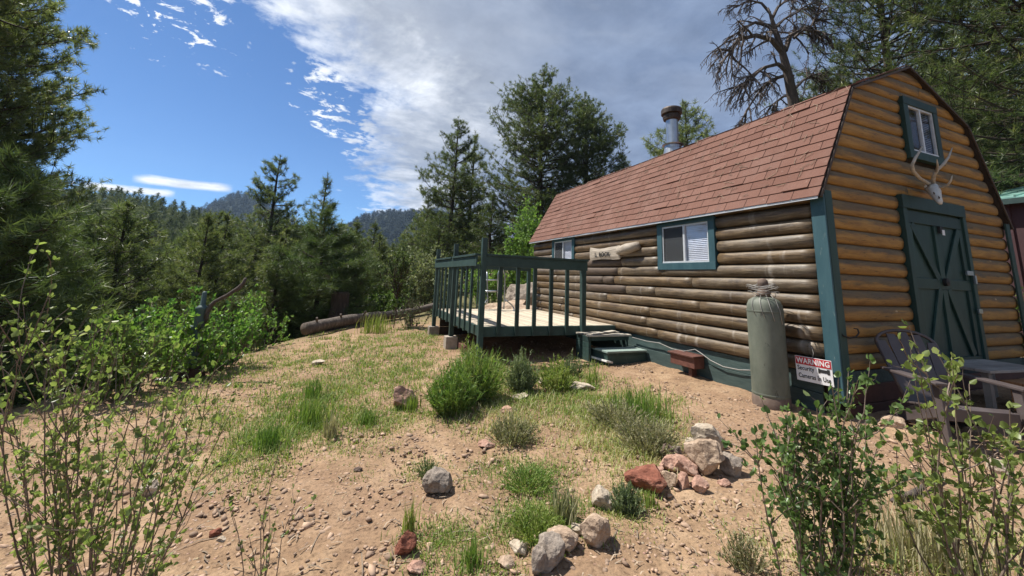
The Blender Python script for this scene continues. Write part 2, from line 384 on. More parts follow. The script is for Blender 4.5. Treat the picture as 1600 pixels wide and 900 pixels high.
M['rock_tan'] = rockmat('tan_rock', (.22, .15, .105), (.38, .28, .20), (.52, .42, .33))
M['rock_grey'] = rockmat('grey_rock', (.14, .11, .09), (.26, .215, .175), (.38, .33, .275))
M['rock_red'] = rockmat('red_rock', (.10, .038, .026), (.225, .085, .055), (.34, .18, .125))
M['rock_pink'] = rockmat('pink_rock', (.24, .125, .09), (.39, .235, .175), (.50, .36, .28))
M['rock_dark'] = rockmat('dark_rock', (.07, .045, .036), (.14, .10, .08), (.24, .18, .15))
M['rock_pale'] = rockmat('pale_rock', (.27, .21, .15), (.42, .35, .27), (.54, .47, .385))
M['gravel'] = basic('gravel_stones', (.25, .16, .105), (.40, .28, .195), 9, .9, bmp=.3, tintamt=.36)

# ================================================================== GROUND
def axis_coords(lo, hi, st, far, g):
    c = list(np.arange(lo, hi, st)); a = []; p = hi; d = st
    while p < far: a.append(p); d *= g; p += d
    bl = []; p = lo; d = st
    while p > -far:
        d *= g; p -= d; bl.append(p)
    return np.array(bl[::-1]+c+a)
gx = axis_coords(-5, 9, .065, 1080, 1.05); gy = axis_coords(-.5, 14, .065, 1080, 1.05)
XX, YY = np.meshgrid(gx, gy); ZZ = gz(XX, YY)
for i in range(1):   # small lumps near the viewer
    near = np.hypot(XX, YY) < 18
    ZZ = ZZ + np.where(near, .010*np.sin(XX*7.1+1.3*np.sin(YY*5.3))*np.cos(YY*6.7+np.sin(XX*4.1))+RNG.normal(0, .0035, XX.shape), 0)
nyy, nxx = XX.shape
idx = np.arange(nxx*nyy).reshape(nyy, nxx)
fq = np.stack([idx[:-1, :-1], idx[:-1, 1:], idx[1:, 1:], idx[1:, :-1]], -1).reshape(-1, 4)
o = fast_mesh('ground', np.stack([XX, YY, ZZ], -1).reshape(-1, 3), 4, M['dirt'], np.zeros(nxx*nyy), None, True, fq)
tag(o, None, None, None, 'structure')

# ================================================================== CABIN
XW = 4.91; XR = 9.19; YN = 2.83; YF = 10.36; XM = 7.05
ZE = 2.29; ZK = 3.715; XK = 5.63; ZR = 4.35
PITCH = .172
cabin = empty('log_cabin', (XW, YN, -.1), 'small half-log cabin with barn-shaped red shingle roof and green trim', 'cabin')
CO = np.array([XW, YN, -.1])
def cb(mb, name, m, parent=cabin, **kw):      # build a cabin part given world coordinates
    off = CO.copy(); mb.v = [v-off for v in mb.v]
    return mb.build(name, m, parent, **kw)
def xl(z):      # left outline of the gable at height z
    if z <= ZE: return XW
    if z <= ZK: return XW+(XK-XW)*(z-ZE)/(ZK-ZE)
    return XK+(XM-XK)*(z-ZK)/(ZR-ZK)
def xr(z): return 2*XM-xl(z)
PROF = [(-.5, .0, .0), (-.47, .028, .05), (-.38, .052, .15), (-.22, .066, .3), (0, .072, .5), (.22, .066, .7), (.38, .050, .85), (.47, .024, .95), (.5, .0, 1.)]
# --- side wall logs (face towards -X), split where windows sit
WIN1 = (4.20, 5.36, 1.43, 2.25); WIN2 = (8.10, 9.20, 1.46, 2.26)
def log_side(mb, y0, y1, zc, seed, h=PITCH):
    n = max(3, int((y1-y0)/.16)); rr = random.Random(seed); ph = rr.random()*9
    V = []; T = []; f = []
    amp = .006
    for i in range(n+1):
        y = y0+(y1-y0)*i/n
        wob = amp*math.sin(y*2.1+ph)+.004*math.sin(y*5.7+ph*2)
        e = 1.0
        if i == 0 or i == n: e = .86
        sc = (1+.06*math.sin(y*1.3+ph*3))*e
        for (pz, px_, tt) in PROF:
            V.append((XW-.01-px_*sc*1.12, y, zc+pz*h+wob*(1-abs(pz)*2))); T.append(tt)
    k = len(PROF)
    for i in range(n):
        for j in range(k-1): f.append((i*k+j, i*k+j+1, (i+1)*k+j+1, (i+1)*k+j))
    f += [tuple(range(k-1, -1, -1)), tuple(n*k+j for j in range(k))]
    mb.add(V, f, np.array(T))
mb = MB(); mp = MB(); r = random.Random(5)
zs0 = .295; nrow = 12
PATCH = (6.35, 7.75)
for i in range(nrow):
    zc = zs0+PITCH*(i+.5)
    gaps = []
    for w in (WIN1, WIN2):
        if zc > w[2]+.02 and zc < w[3]-.02: gaps.append((w[0]-.01, w[1]+.01))
    segs = []; y = YN+.06
    for g in sorted(gaps): segs.append((y, g[0])); y = g[1]
    segs.append((y, YF))
    for (a, b_) in segs:
        cuts = [a]
        while b_-cuts[-1] > 3.2:
            cuts.append(cuts[-1]+r.uniform(1.6, 3.1))
        if b_-cuts[-1] < .5 and len(cuts) > 1: cuts.pop()
        cuts.append(b_)
        for c0, c1 in zip(cuts[:-1], cuts[1:]):
            if 4 <= i <= 7 and c1 > PATCH[0] and c0 < PATCH[1]:     # short dark replacement pieces under the name board
                lo = PATCH[0]+.12*((i*7) % 4)-.1; hi = PATCH[1]-.1*((i*5) % 3)
                if c0 < lo-.25: log_side(mb, c0, lo-.012, zc, i*31+c0)
                if c1 > hi+.25: log_side(mb, hi+.012, c1, zc, i*31+c1)
                log_side(mp, max(lo, c0), min(hi, c1), zc, i*17, PITCH*.98)
            else: log_side(mb, c0+.004, c1-.004, zc, i*31+c0)
cb(mb, 'log_wall', M['log'], smooth=True)
cb(mp, 'patched_logs', M['patch'], smooth=True)
# --- gable logs
def log_gable(mb, zc, xa, xb, seed, h=PITCH):
    rr = random.Random(seed); ph = rr.random()*9
    V = []; T = []; f = []
    n = 14; k = len(PROF)
    for i in range(n+1):
        t = i/n
        for (pz, py_, tt) in PROF:
            z = zc+pz*h
            a = max(xl(z), xa) if xa is not None else xl(z)
            b_ = min(xr(z), xb) if xb is not None else xr(z)
            x = a+(b_-a)*t
            wob = .007*math.sin(x*2.3+ph)+.003*math.sin(x*6.1+ph*2)
            sc = (.9 if i in (0, n) else 1)*(1+.07*math.sin(ph*5+x*1.1))
            V.append((x, YN-.008-py_*sc*.72, z+wob*(1-abs(pz)*2))); T.append(tt)
    for i in range(n):
        for j in range(k-1): f.append((i*k+j, (i+1)*k+j, (i+1)*k+j+1, i*k+j+1))
    f += [tuple(range(k)), tuple(n*k+j for j in range(k-1, -1, -1))]
    mb.add(V, f, np.array(T))
DOOR = (6.40, 7.95, .27, 2.44); GW = (6.76, 7.62, 2.98, 3.86)
mb = MB()
i = 0; zc = .355+PITCH/2
while zc-PITCH/2 < ZR-.06:
    h = PITCH
    if zc+h/2 > ZR-.03: h = (ZR-.03-(zc-PITCH/2)); zc = zc-PITCH/2+h/2
    op = None
    if zc < DOOR[3] : op = DOOR
    elif GW[2] < zc < GW[3]: op = GW
    a0 = XW+.06 if zc < ZE else None
    if op:
        log_gable(mb, zc, a0, op[0]-.01, i*3); log_gable(mb, zc, op[1]+.01, None, i*3+1)
    elif i % 3 != 1:
        xs_ = XM+random.Random(i*5).uniform(-1.0, 1.0)*(.35 if zc > ZK else 1); log_gable(mb, zc, a0, xs_-.002, i*3); log_gable(mb, zc, xs_+.002, None, i*3+2)
    else: log_gable(mb, zc, a0, None, i*3)
    zc += PITCH; i += 1
cb(mb, 'gable_logs', M['goldlog'], smooth=True)
# --- core of the building (behind the logs), closed walls
mb = MB()
e = .012
outl = [(XW+e, -.1), (XR-e, -.1), (XR-e, ZE), (2*XM-XK-e, ZK-.02), (XM, ZR-.03), (XK+e, ZK-.02), (XW+e, ZE)]
n = len(outl)
V = [(x, YN+e, z) for x, z in outl]+[(x, YF-e, z) for x, z in outl]
# gable sheathing front with a dark room recess behind the window is not modelled: blinds and door close the openings
mb.add(V, [tuple(range(n)), tuple(range(2*n-1, n-1, -1))]+[(k, k+n, (k+1) % n+n, (k+1) % n) for k in range(n)])
cb(mb, 'wall_sheathing', M['darkwood'])
# --- roof
def slope_frame(p0, p1):
    p0 = np.array(p0); p1 = np.array(p1); d = p1-p0; L = np.linalg.norm(d); d = d/L
    nrm = np.array((-d[1], d[0])); return p0, d, nrm, L
roof = None
mb = MB(); ms = MB()
RY0 = YN-.085; RY1 = YF+.09
r = random.Random(3)
def slab(mb, a, b_, th):       # thick board under the shingles between section points a and b
    p0, d, nr, L = slope_frame(a, b_); p0 = p0-nr*.007
    q = [p0, p0+d*L, p0+d*L-nr*th, p0-nr*th]
    V = [(x, RY0, z) for x, z in q]+[(x, RY1, z) for x, z in q]
    mb.add(V, [(0, 1, 2, 3), (7, 6, 5, 4), (0, 4, 5, 1), (1, 5, 6, 2), (2, 6, 7, 3), (3, 7, 4, 0)])
EA = (XW-.165, ZE-.055); KN = (XK-.03, ZK+.02); RD = (XM, ZR+.03)
slab(mb, EA, KN, .03); slab(mb, KN, RD, .03)
EA2 = (2*XM-EA[0], EA[1]); KN2 = (2*XM-KN[0], KN[1])
slab(mb, RD, KN2, .03); slab(mb, KN2, EA2, .03)
roof = cb(mb, 'roof_deck', M['darkwood'])
roof.name = 'roof'
def shingles(ms, a, b_, rows, flip=False):
    p0, d, nr, L = slope_frame(a, b_)
    if flip: pass
    ex = L/rows
    for k in range(rows):
        y = RY0-.012-(.0 if k % 2 == 0 else .155)-r.uniform(0, .02)
        while y < RY1:
            w = .305; g = .006+r.uniform(0, .003)
            y0 = max(y, RY0-.012); y1 = min(y+w-g, RY1+.012)
            y += w
            if y1-y0 < .02: continue
            jit = r.uniform(-.004, .004); lift = r.uniform(.0, .003)
            if r.random() < .07: lift += r.uniform(.004, .014)
            s0 = k*ex-.012+jit; s1 = (k+1)*ex+.02
            b0 = p0+d*s0+nr*(.016+lift); b1 = p0+d*s1+nr*.004
            c0 = p0+d*s0+nr*(.004+lift*.5); c1 = p0+d*s1+nr*.001
            V = [(b0[0], y0, b0[1]), (b0[0], y1, b0[1]), (b1[0], y1, b1[1]), (b1[0], y0, b1[1]),
                 (c0[0], y0, c0[1]), (c0[0], y1, c0[1]), (c1[0], y1, c1[1]), (c1[0], y0, c1[1])]
            ms.add(V, [(0, 3, 2, 1), (4, 5, 6, 7), (0, 1, 5, 4), (2, 3, 7, 6), (0, 4, 7, 3), (1, 2, 6, 5)], min(1, max(0, r.gauss(.5, .17))))
shingles(ms, EA, KN, 12); shingles(ms, KN, RD, 11)
cb(ms, 'shingles', M['shingle'], roof)
mb = MB(); # curled cap strip along the knee
for k in range(25):
    y0 = RY0-.01+k*.305; p = KN
    if k in (0, 24): continue
    mb.box((p[0]+.02, y0+.15, p[1]+.012+r.uniform(0, .012)), (.07, .30, .008), np.array(Matrix.Rotation(-.75+r.uniform(-.1, .1), 3, 'Y')), r.uniform(.2, .9))
cb(mb, 'cap_shingles', M['shingle'], roof)
mb = MB()
mb.span((EA[0]-.012, RY0, EA[1]-.035), (EA[0]-.004, RY1, EA[1]+.004))
cb(mb, 'drip_edge', M['alu'], roof)
mb = MB()
for a, b_ in ((EA, KN), (KN, RD), (RD, KN2), (KN2, EA2)):
    p0, d, nr, L = slope_frame(a, b_)
    mb.beam((a[0]-nr[0]*.028, RY0-.016, a[1]-nr[1]*.028), (b_[0]-nr[0]*.028, RY0-.016, b_[1]-nr[1]*.028), .016, .03, up=(nr[0], 0, nr[1]))
cb(mb, 'rake_board', M['patch'], roof)
mb = MB(); r = random.Random(77); p0, d, nr, L = slope_frame(EA, KN)
for k in range(260):
    sp__ = L*(1-r.random()**1.6*.9); y = r.uniform(RY0, RY1); q = p0+d*sp__+nr*.024; an = r.uniform(0, pi); l = r.uniform(.03, .08)
    mb.beam((q[0]-d[0]*l*math.cos(an), y-l*math.sin(an), q[1]-d[1]*l*math.cos(an)), (q[0]+d[0]*l*math.cos(an), y+l*math.sin(an), q[1]+d[1]*l*math.cos(an)), .004, .004, up=(nr[0], 0, nr[1]))
o = cb(mb, 'fallen_needles', M['litter'], roof); o['kind'] = 'stuff'
# --- chimney
ch = np.array([5.90, 6.04, 3.80])
mb = MB(); mb.lathe([(.0, -.05), (.12, -.05), (.12, .80), (.0, .80)], ch, 24)
chim = cb(mb, 'chimney_pipe', M['metal'], roof, smooth=False)
mb = MB(); mb.lathe([(.19, .0), (.17, .12), (.165, .13), (.165, .19), (.20, .2), (.205, .215), (.12, .245)], ch, 24)
cb(mb, 'flashing', M['metal'], roof, smooth=False)
mb = MB(); mb.lathe([(.125, .74), (.165, .76), (.17, .80), (.175, .80), (.175, .83), (.155, .84), (.155, .87), (.205, .88), (.205, .97), (.19, 1.0), (.0, 1.02)], ch, 24)
cb(mb, 'chimney_cap', M['soot'], roof)
# --- corner trim
mb = MB(); mb.span((XW-.098, YN-.10, .06), (XW-.075, YN+.045, ZE-.03)); cb(mb, 'corner_board', M['trimpaint'], bevel=.004)
mb = MB(); mb.span((XW-.074, YN-.104, .06), (XW+.05, YN-.078, ZE+.02)); cb(mb, 'corner_board', M['doorpaint'], bevel=.004)
mb = MB(); mb.span((XR-.07, YN-.10, .06), (XR+.05, YN-.075, ZE)); cb(mb, 'corner_board', M['doorpaint'], bevel=.004)
# --- skirt
mb = MB()
mb.span((XW-.035, YN+.13, .10), (XW-.012, YF, .292), .6); mb.span((XW-.05, YN+.13, -.26), (XW-.028, YF, .097), .2)
mb.span((XW-.02, YN-.035, .215), (XR, YN-.012, .352), .3)
cb(mb, 'skirt_boards', M['skirtpaint'], bevel=.003)
mb = MB(); mb.span((XW-.085, YN+.3, -.30), (XW-.052, 7.2, -.175)); cb(mb, 'sill_plank', M['greywood'])
mb = MB()
for k in range(3):
    mb.span((XW+.05, YN-.06-.02*(k == 0), -.35+k*.19), (XR-.05, YN-.014, -.165+k*.19))
cb(mb, 'foundation_timbers', M['darkred'], bevel=.008)
# --- windows
def window(kind, a0, a1, z0, z1, plane):
    """plane 'x' : on the long wall at X, a = Y ; plane 'y' : on the gable at Y, a = X"""
    def P(a, dep, z): return (XW-dep, a, z) if plane == 'x' else (a, YN-dep, z)
    tw = .11
    mb = MB()
    mb.span(P(a0, .03, z1-tw), P(a1, .098, z1)); mb.span(P(a0, .03, z0), P(a1, .098, z0+tw))
    mb.span(P(a0, .03, z0+tw), P(a0+tw, .094, z1-tw)); mb.span(P(a1-tw, .03, z0+tw), P(a1, .094, z1-tw))
    w = cb(mb, 'window', M['trimpaint'] if plane == 'x' else M['doorpaint'], bevel=.004)
    b0, b1, c0, c1 = a0+tw, a1-tw, z0+tw, z1-tw
    mb = MB(); s = .025; mid = (b0+b1)/2-(.0 if plane == 'x' else .02)
    mb.span(P(b0, .05, c1-s), P(b1, .08, c1)); mb.span(P(b0, .05, c0), P(b1, .086, c0+s))
    mb.span(P(b0, .05, c0+s), P(b0+s, .08, c1-s)); mb.span(P(b1-s, .05, c0+s), P(b1, .08, c1-s)); mb.span(P(mid-s*.7, .05, c0+s), P(mid+s*.7, .084, c1-s))
    cb(mb, 'sash', M['alu'], w)
    mb = MB(); mb.span(P(b0+s, .060, c0+s), P(b1-s, .064, c1-s)); cb(mb, 'pane', M['glass'], w)
    mb = MB(); n = int((c1-c0)/.028)
    for k in range(n):
        z = c0+.02+k*.028
        if plane == 'x': mb.box((XW-.040, (b0+b1)/2, z), (.034, b1-b0-.06, .0016), np.array(Matrix.Rotation(-1.05, 3, 'Y')))
        elif k % 1 == 0 : mb.box(((b0+b1)/2+(b1-b0)*.24, YN-.034, z), ((b1-b0)*.42, .022, .0016), np.array(Matrix.Rotation(.9, 3, 'X')))
    bl = cb(mb, 'blind' if plane == 'x' else 'curtain', M['blind'] if plane == 'x' else M['tabletop'], w)
    if plane == 'x':
        mb = MB(); mb.span(P(mid+.02, .0665, c0+s), P(b1-s, .068, c1-s)); cb(mb, 'insect_screen', M['screen'], w)
    mb = MB(); mb.span(P(b0-.01, .014, c0-.01), P(b1+.01, .018, c1+.01)); cb(mb, 'backing', M['darkwood'], w)
    return w
window('w', *WIN1, 'x'); window('w', *WIN2, 'x'); window('w', *GW, 'y')
# --- door
dx0, dx1, dz0, dz1 = DOOR
mb = MB(); mb.span((dx0+.09, YN-.045, dz0), (dx1-.09, YN-.018, dz1-.17))
door = cb(mb, 'door', M['doorpaint'])
mb = MB(); mb.span((dx0, YN-.10, dz1-.17), (dx1, YN-.02, dz1)); mb.span((dx0, YN-.095, dz0), (dx0+.085, YN-.02, dz1-.172)); mb.span((dx1-.085, YN-.095, dz0), (dx1, YN-.02, dz1-.172))
cb(mb, 'door_frame', M['doorpaint'], door, bevel=.004)
mb = MB(); x0 = dx0+.09; x1 = dx1-.09; xm = (x0+x1)/2; zm = 1.33; zt = dz1-.19
yb = YN-.075; yt = YN-.045
def brd(a, b_, w, t=.026, y=YN-.058): mb.beam((a[0], y, a[1]), (b_[0], y, b_[1]), t, w, up=(0, 0, 1) if abs(b_[0]-a[0]) > .01 else (1, 0, 0))
brd((x0, zt-.08), (x1, zt-.08), .15); brd((x0, dz0+.08), (x1, dz0+.08), .15); brd((x0, zm), (x1, zm), .13)
brd((x0+.05, dz0+.16), (x0+.05, zm-.07), .1); brd((x0+.05, zm+.07), (x0+.05, zt-.16), .1)
brd((x1-.05, dz0+.16), (x1-.05, zm-.07), .1); brd((x1-.05, zm+.07), (x1-.05, zt-.16), .1)
brd((xm, zm+.07), (xm, zt-.16), .11); brd((xm, dz0+.16), (xm, zm-.07), .11)
for sx in (-1, 1):
    mb.beam((xm+sx*.58, YN-.062, zt-.17), (xm+sx*.10, YN-.062, zm+.06), .024, .10, up=(1, 0, .6*sx))
    mb.beam((xm+sx*.10, YN-.062, zm-.06), (xm+sx*.50, YN-.062, dz0+.17), .024, .10, up=(1, 0, -.5*sx))
cb(mb, 'door_braces', M['doorpaint'], door, bevel=.003)
mb = MB(); mb.lathe([(0, 0), (.05, 0), (.05, .04), (.0, .05)], (0, 0, 0), 14)
mb.v = [v @ np.array(Matrix.Rotation(pi/2, 3, 'X')).T+np.array((xm, YN-.07, zm+.03)) for v in mb.v]
cb(mb, 'door_knob', M['blackiron'], door)
mb = MB(); mb.span((xm+.02, YN-.10, 2.0), (xm+.10, YN-.07, 2.09)); cb(mb, 'door_sensor', M['blackiron'], door)
mb = MB(); mb.span((xm+.06, YN-.106, 1.975), (xm+.115, YN-.10, 2.045)); cb(mb, 'door_tag', M['signwhite'], door)
mb = MB(); mb.span((x1-.12, YN-.10, 1.47), (x1+.04, YN-.075, 1.53)); mb.span((x1+.0, YN-.125, 1.36), (x1+.035, YN-.10, 1.471))
cb(mb, 'door_hasp', M['metal'], door, bevel=.003)
mb = MB(); mb.span((x1-.02, YN-.118, .97), (x1+.07, YN-.096, 1.03)); cb(mb, 'door_latch', M['metal'], door, bevel=.003)

# --- things hung on the cabin
def text_mesh(name, s, size, ext, m, parent, loc, rot, align='CENTER', spacing=1.0, bold=.0, sx=1.4):
    cu = bpy.data.curves.new(name, 'FONT'); cu.body = s; cu.size = size; cu.extrude = ext; cu.align_x = align; cu.align_y = 'CENTER'
    cu.space_character = spacing; cu.offset = bold
    t = bpy.data.objects.new('tmp_text', cu); COL.objects.link(t)
    dg = bpy.context.evaluated_depsgraph_get()
    me = bpy.data.meshes.new_from_object(t.evaluated_get(dg)); bpy.data.objects.remove(t); bpy.data.curves.remove(cu)
    me.name = name; me.materials.clear(); me.materials.append(m)
    o = bpy.data.objects.new(name, me); COL.objects.link(o); o.parent = parent; o.location = loc; o.rotation_euler = rot; o.scale = (sx, 1, 1)
    return o
# name board: slab with curled bark ends + a half-log behind
pL = onX(921, 400, XW-.14); pR = onX(966, 400, XW-.14); pE = onX(996, 393, XW-.14)
yb0, yb1, yb2 = pL[1], pR[1], pE[1]; zb = pL[2]+.03
sg = empty('name_board', (XW-.08, (yb0+yb1)/2, zb), 'bleached carved wooden name board hung on the dark log wall', 'sign')
so = np.array(sg.location)
def lumpy_plank(yA, yB, zc, hz, th, seed, xo):
    rr = random.Random(seed); n = 14; V = []; f = []
    for i in range(n+1):
        t = i/n; y = yA+(yB-yA)*t
        top = hz*(.85+.25*abs(2*t-1)**3+.06*math.sin(t*9+seed)); bot = hz*(.9+.06*math.sin(t*7+seed*2))
        thk = th*(.8+.2*math.sin(t*pi)); sh = zc
        for (px_, zz) in ((0, -bot*.7), (-thk*.7, -bot), (-thk, -bot*.5), (-thk*1.0, top*.5), (-thk*.7, top), (0, top*.8)):
            V.append((xo+px_, y, sh+zz))
    for i in range(n):
        for j in range(6): f.append((i*6+j, i*6+(j+1) % 6, (i+1)*6+(j+1) % 6, (i+1)*6+j))
    f += [tuple(range(5, -1, -1)), tuple(n*6+j for j in range(6))]
    mbx = MB(); mbx.add(np.array(V)-so, f); return mbx
lumpy_plank(yb0, yb1-.03, zb, .135, .06, 1, XW-.085).build('board', M['signwood'], sg)
mbx = MB(); mbx.tube(np.array([(XW-.10, yb1+.02, zb+.03), (XW-.13, yb1-.25, zb+.06), (XW-.12, yb2, zb+.10)])-so, [.085, .10, .075], 10)
mbx.build('back_log', M['signwood'], sg, smooth=True)
text_mesh('lettering', 'L. ROCK', min(.125, (yb0-yb1)*.80/3.9), .004, M['ink'], sg, Vector((XW-.160, (yb0+yb1)/2+.01, zb-.025))-Vector(so), (pi/2, 0, -pi/2), bold=.002, spacing=1.12, sx=1.0)
# elk skull with antlers
sk = onY(1462, 300, YN-.22)
elk = empty('elk_skull', (sk[0], YN-.1, sk[2]), 'bleached elk skull with pale antlers hung above the green door', 'skull')
so = np.array(elk.location)
def pp(px, py, dep): return onY(px, py, YN-dep)-so
mb = MB()
mb.tube([pp(1452, 292, .10), pp(1455, 293, .16), pp(1460, 299, .24), pp(1464, 308, .30), pp(1468, 315, .35), pp(1470, 319, .36)], [.03, .068, .062, .042, .03, .014], 12)
mb.tube([pp(1446, 291, .14), pp(1455, 296, .16), pp(1466, 297, .16)], [.018, .035, .02], 8)
skull = mb.build('skull', M['bone'], elk, smooth=True)
mb = MB()
for q in ((1459, 302, .325), (1467, 308.5, .355)):
    c = pp(*q); mb.add([c+np.array((dx*.018, -.012 if (dx == 0 and dz == 0) else 0, dz*.02)) for dx, dz in [(0, 0)]+[(math.cos(a), math.sin(a)) for a in np.linspace(0, 2*pi, 9)[:-1]]], [(0, 1+(k+1) % 8, 1+k) for k in range(8)])
mb.build('eye_socket', M['socket'], elk)
mb = MB()
mb.tube([pp(1456, 290, .16), pp(1447, 285, .2), pp(1436, 278, .26), pp(1427, 268, .32), pp(1425, 258, .34), pp(1430, 247, .34), pp(1436, 238, .32), pp(1442, 227, .30)], [.022, .022, .02, .019, .018, .016, .012, .005], 9)
mb.build('antler', M['antler'], elk, smooth=True)
mb = MB()
mb.tube([pp(1460, 290, .16), pp(1458, 283, .22), pp(1459, 274, .28), pp(1465, 265, .32), pp(1474, 257, .36), pp(1482, 246, .38), pp(1488, 231, .38)], [.022, .021, .02, .019, .017, .013, .005], 9)
mb.tube([pp(1463, 268, .31), pp(1465, 259, .38), pp(1464, 249, .42)], [.015, .011, .004], 8)
mb.build('antler', M['antler'], elk, smooth=True)
mb = MB()
mb.tube([pp(1464, 291, .18), pp(1472, 292, .30), pp(1481, 289, .38), pp(1486, 282, .42), pp(1488, 274, .44)], [.018, .017, .014, .01, .004], 9)
mb.build('antler_tine', M['antler'], elk, smooth=True)
# iron hook
hk = onY(1318, 519, YN-.09); so = np.array((hk[0], YN-.08, hk[2]))
mb = MB(); mb.tube([onY(1312, 518, YN-.09)-so, onY(1318, 525, YN-.11)-so, onY(1328, 528, YN-.14)-so, onY(1338, 526, YN-.16)-so, onY(1342, 520, YN-.17)-so, onY(1340, 514, YN-.16)-so, onY(1334, 513, YN-.15)-so], [.008]*6+[.005], 7)
o = mb.build('iron_hook', M['blackiron'], None, True); o.location = so; tag(o, 'black curved iron hook on the golden log gable beside the corner trim', 'hook')
# warning sign leaning by the corner
a = onX(1244, 553, XW-.16); b_ = onX(1297, 560, XW-.16); c = onX(1243, 590, XW-.16)
w_ = a[1]-b_[1]; h_ = a[2]-c[2]; ctr = (a+c)/2; ctr = np.array([XW-.16, (a[1]+b_[1])/2, (a[2]+c[2])/2-.01])
wr = empty('warning_sign', ctr, 'red and white security camera warning sign hung low beside the gas tank', 'sign'); wr.rotation_euler = (0.04, .0, -pi/2+.12)
mb = MB(); mb.box((0, 0, 0), (w_, .006, h_)); mb.build('panel', M['signwhite'], wr)
mb = MB(); mb.box((0, -.0045, h_*.325), (w_*.97, .002, h_*.31)); mb.build('red_band', M['signred'], wr)
fs = h_*.30
text_mesh('heading', 'WARNING', fs, .0008, M['signwhite'], wr, (0, -.0066, h_*.32), (pi/2, 0, 0), bold=.002, spacing=1.08, sx=w_*.86/(fs*4.8))
text_mesh('lettering', 'Security', fs*.85, .0008, M['ink'], wr, (-w_*.22, -.0046, h_*.02), (pi/2, 0, 0), bold=.001, spacing=1.08, sx=w_*.5/(fs*.85*3.8))
text_mesh('lettering', 'Cameras In Use', fs*.85, .0008, M['ink'], wr, (0, -.0046, -h_*.29), (pi/2, 0, 0), bold=.001, spacing=1.08, sx=w_*.92/(fs*.85*7.3))
mb = MB(); mb.box((w_*.27, -.0045, h_*.03), (w_*.2, .002, h_*.13)); mb.box((w_*.40, -.0045, h_*.03), (w_*.07, .002, h_*.2)); mb.box((w_*.15, -.0045, h_*.03), (w_*.05, .002, h_*.19))
mb.build('camera_symbol', M['ink'], wr)
mb = MB(); mb.tube([(0, -.004, h_/2-.01), (.01, .01, h_/2+.05), (-.01, .03, h_/2+.11)], .003, 5); mb.build('hanger', M['wire'], wr)
# reddish box on the skirt
p = onX(1060, 560, 4.66)
mb = MB(); mb.span((-.19, -.23, -.075), (0, .23, .075)); o = mb.build('body', M['redbox'], None, bevel=.006)
bx = empty('wooden_box', (XW-.06, 4.74, .105), 'small red-brown wooden box fixed low on the cabin skirt', 'box'); o.parent = bx
mb = MB(); mb.box((-.105, 0, .09), (.24, .50, .022), np.array(Matrix.Rotation(-.04, 3, 'Y'))); mb.build('lid', M['redbox'], bx, bevel=.004)
mb = MB(); mb.span((-.14, -.13, -.2), (-.05, -.07, -.077)); mb.build('outlet_pipe', M['redbox'], bx)
# cable along the skirt
pts = [onX(px, py, XW-.085) for px, py in ((988, 527), (1010, 533), (1030, 536), (1050, 545), (1068, 549), (1086, 546), (1094, 551), (1110, 563), (1130, 573), (1155, 578), (1185, 579))]
so = pts[0].copy(); mb = MB(); mb.tube([q-so for q in pts], .007, 6)
o = mb.build('power_cable', M['wire'], None, True); o.location = so; tag(o, 'thin white cable sagging along the green cabin skirt', 'cable')

# ================================================================== GAS TANK
tk = G(1206, 640); tx, ty = 4.56, 3.33; tz = float(gz(tx, ty))-.03
tank = empty('gas_tank', (tx, ty, tz), 'tall faded green gas tank standing at the cabin corner', 'tank')
H = 1.2; R_ = .185
prof = [(0, .02), (R_*.93, .02), (R_*.97, .10), (R_, .16), (R_, H-.13), (R_*.97, H-.07), (R_*.86, H-.02), (R_*.6, H+.015), (R_*.25, H+.03), (0, H+.03)]
mb = MB(); mb.lathe(prof, (0, 0, 0), 40); mb.build('cylinder', M['tank'], tank, True)
mb = MB(); mb.lathe([(R_*1.0, -.02), (R_*1.02, .0), (R_*1.02, .13), (R_*.98, .14)], (0, 0, 0), 36); mb.build('foot_ring', M['tankrust'], tank, True)
mb = MB(); mb.lathe([(.0, H+.02), (.075, H+.02), (.078, H+.06), (.055, H+.09), (.05, H+.15), (.058, H+.17), (.05, H+.215), (.025, H+.235), (0, H+.238)], (0, 0, 0), 20); mb.build('valve_cap', M['tankrust'], tank, True)
for zz in (.16, H-.14):
    mb = MB(); mb.lathe([(R_+.001, zz-.012), (R_+.005, zz), (R_+.001, zz+.012)], (0, 0, 0), 36); mb.build('weld_seam', M['tank'], tank, True)
rr = random.Random(4); mb = MB()
for k in range(7):
    pts = []; r0 = rr.uniform(.10, .15); c0 = (rr.uniform(-.02, .03), rr.uniform(-.03, .03)); zz = H+.05+rr.uniform(0, .12); tilt = rr.uniform(-.4, .4); a0 = rr.uniform(0, 6)
    for j in range(22):
        an = a0+j*2*pi*1.05/21; pts.append((c0[0]+r0*math.cos(an), c0[1]+r0*math.sin(an)*1.15, zz+tilt*r0*math.cos(an)+.012*math.sin(an*3)))
    mb.tube(pts, .0032, 5)
for k in range(4):
    an = 3.0+k*.5; mb.tube([(.1*math.cos(an), .1*math.sin(an), H+.05), (.17*math.cos(an), .17*math.sin(an), H-.01), (.195*math.cos(an+.1), .195*math.sin(an+.1), H-.12), (.193*math.cos(an+.25), .193*math.sin(an+.25), H-.18-.03*k)], .003, 5)
o = mb.build('wire_coil', M['wire'], None, True); o.location = (tx, ty, tz); tag(o, 'tangled loops of wire draped over the top of the gas tank', 'wire')
mb = MB(); mb.span((-.24, -.21, -.06), (.22, .2, .0)); o = mb.build('paver', M['concrete'], None, bevel=.01); o.location = (tx-.02, ty-.03, tz+.0); tag(o, 'pale flat concrete paver under the gas tank', 'paver')

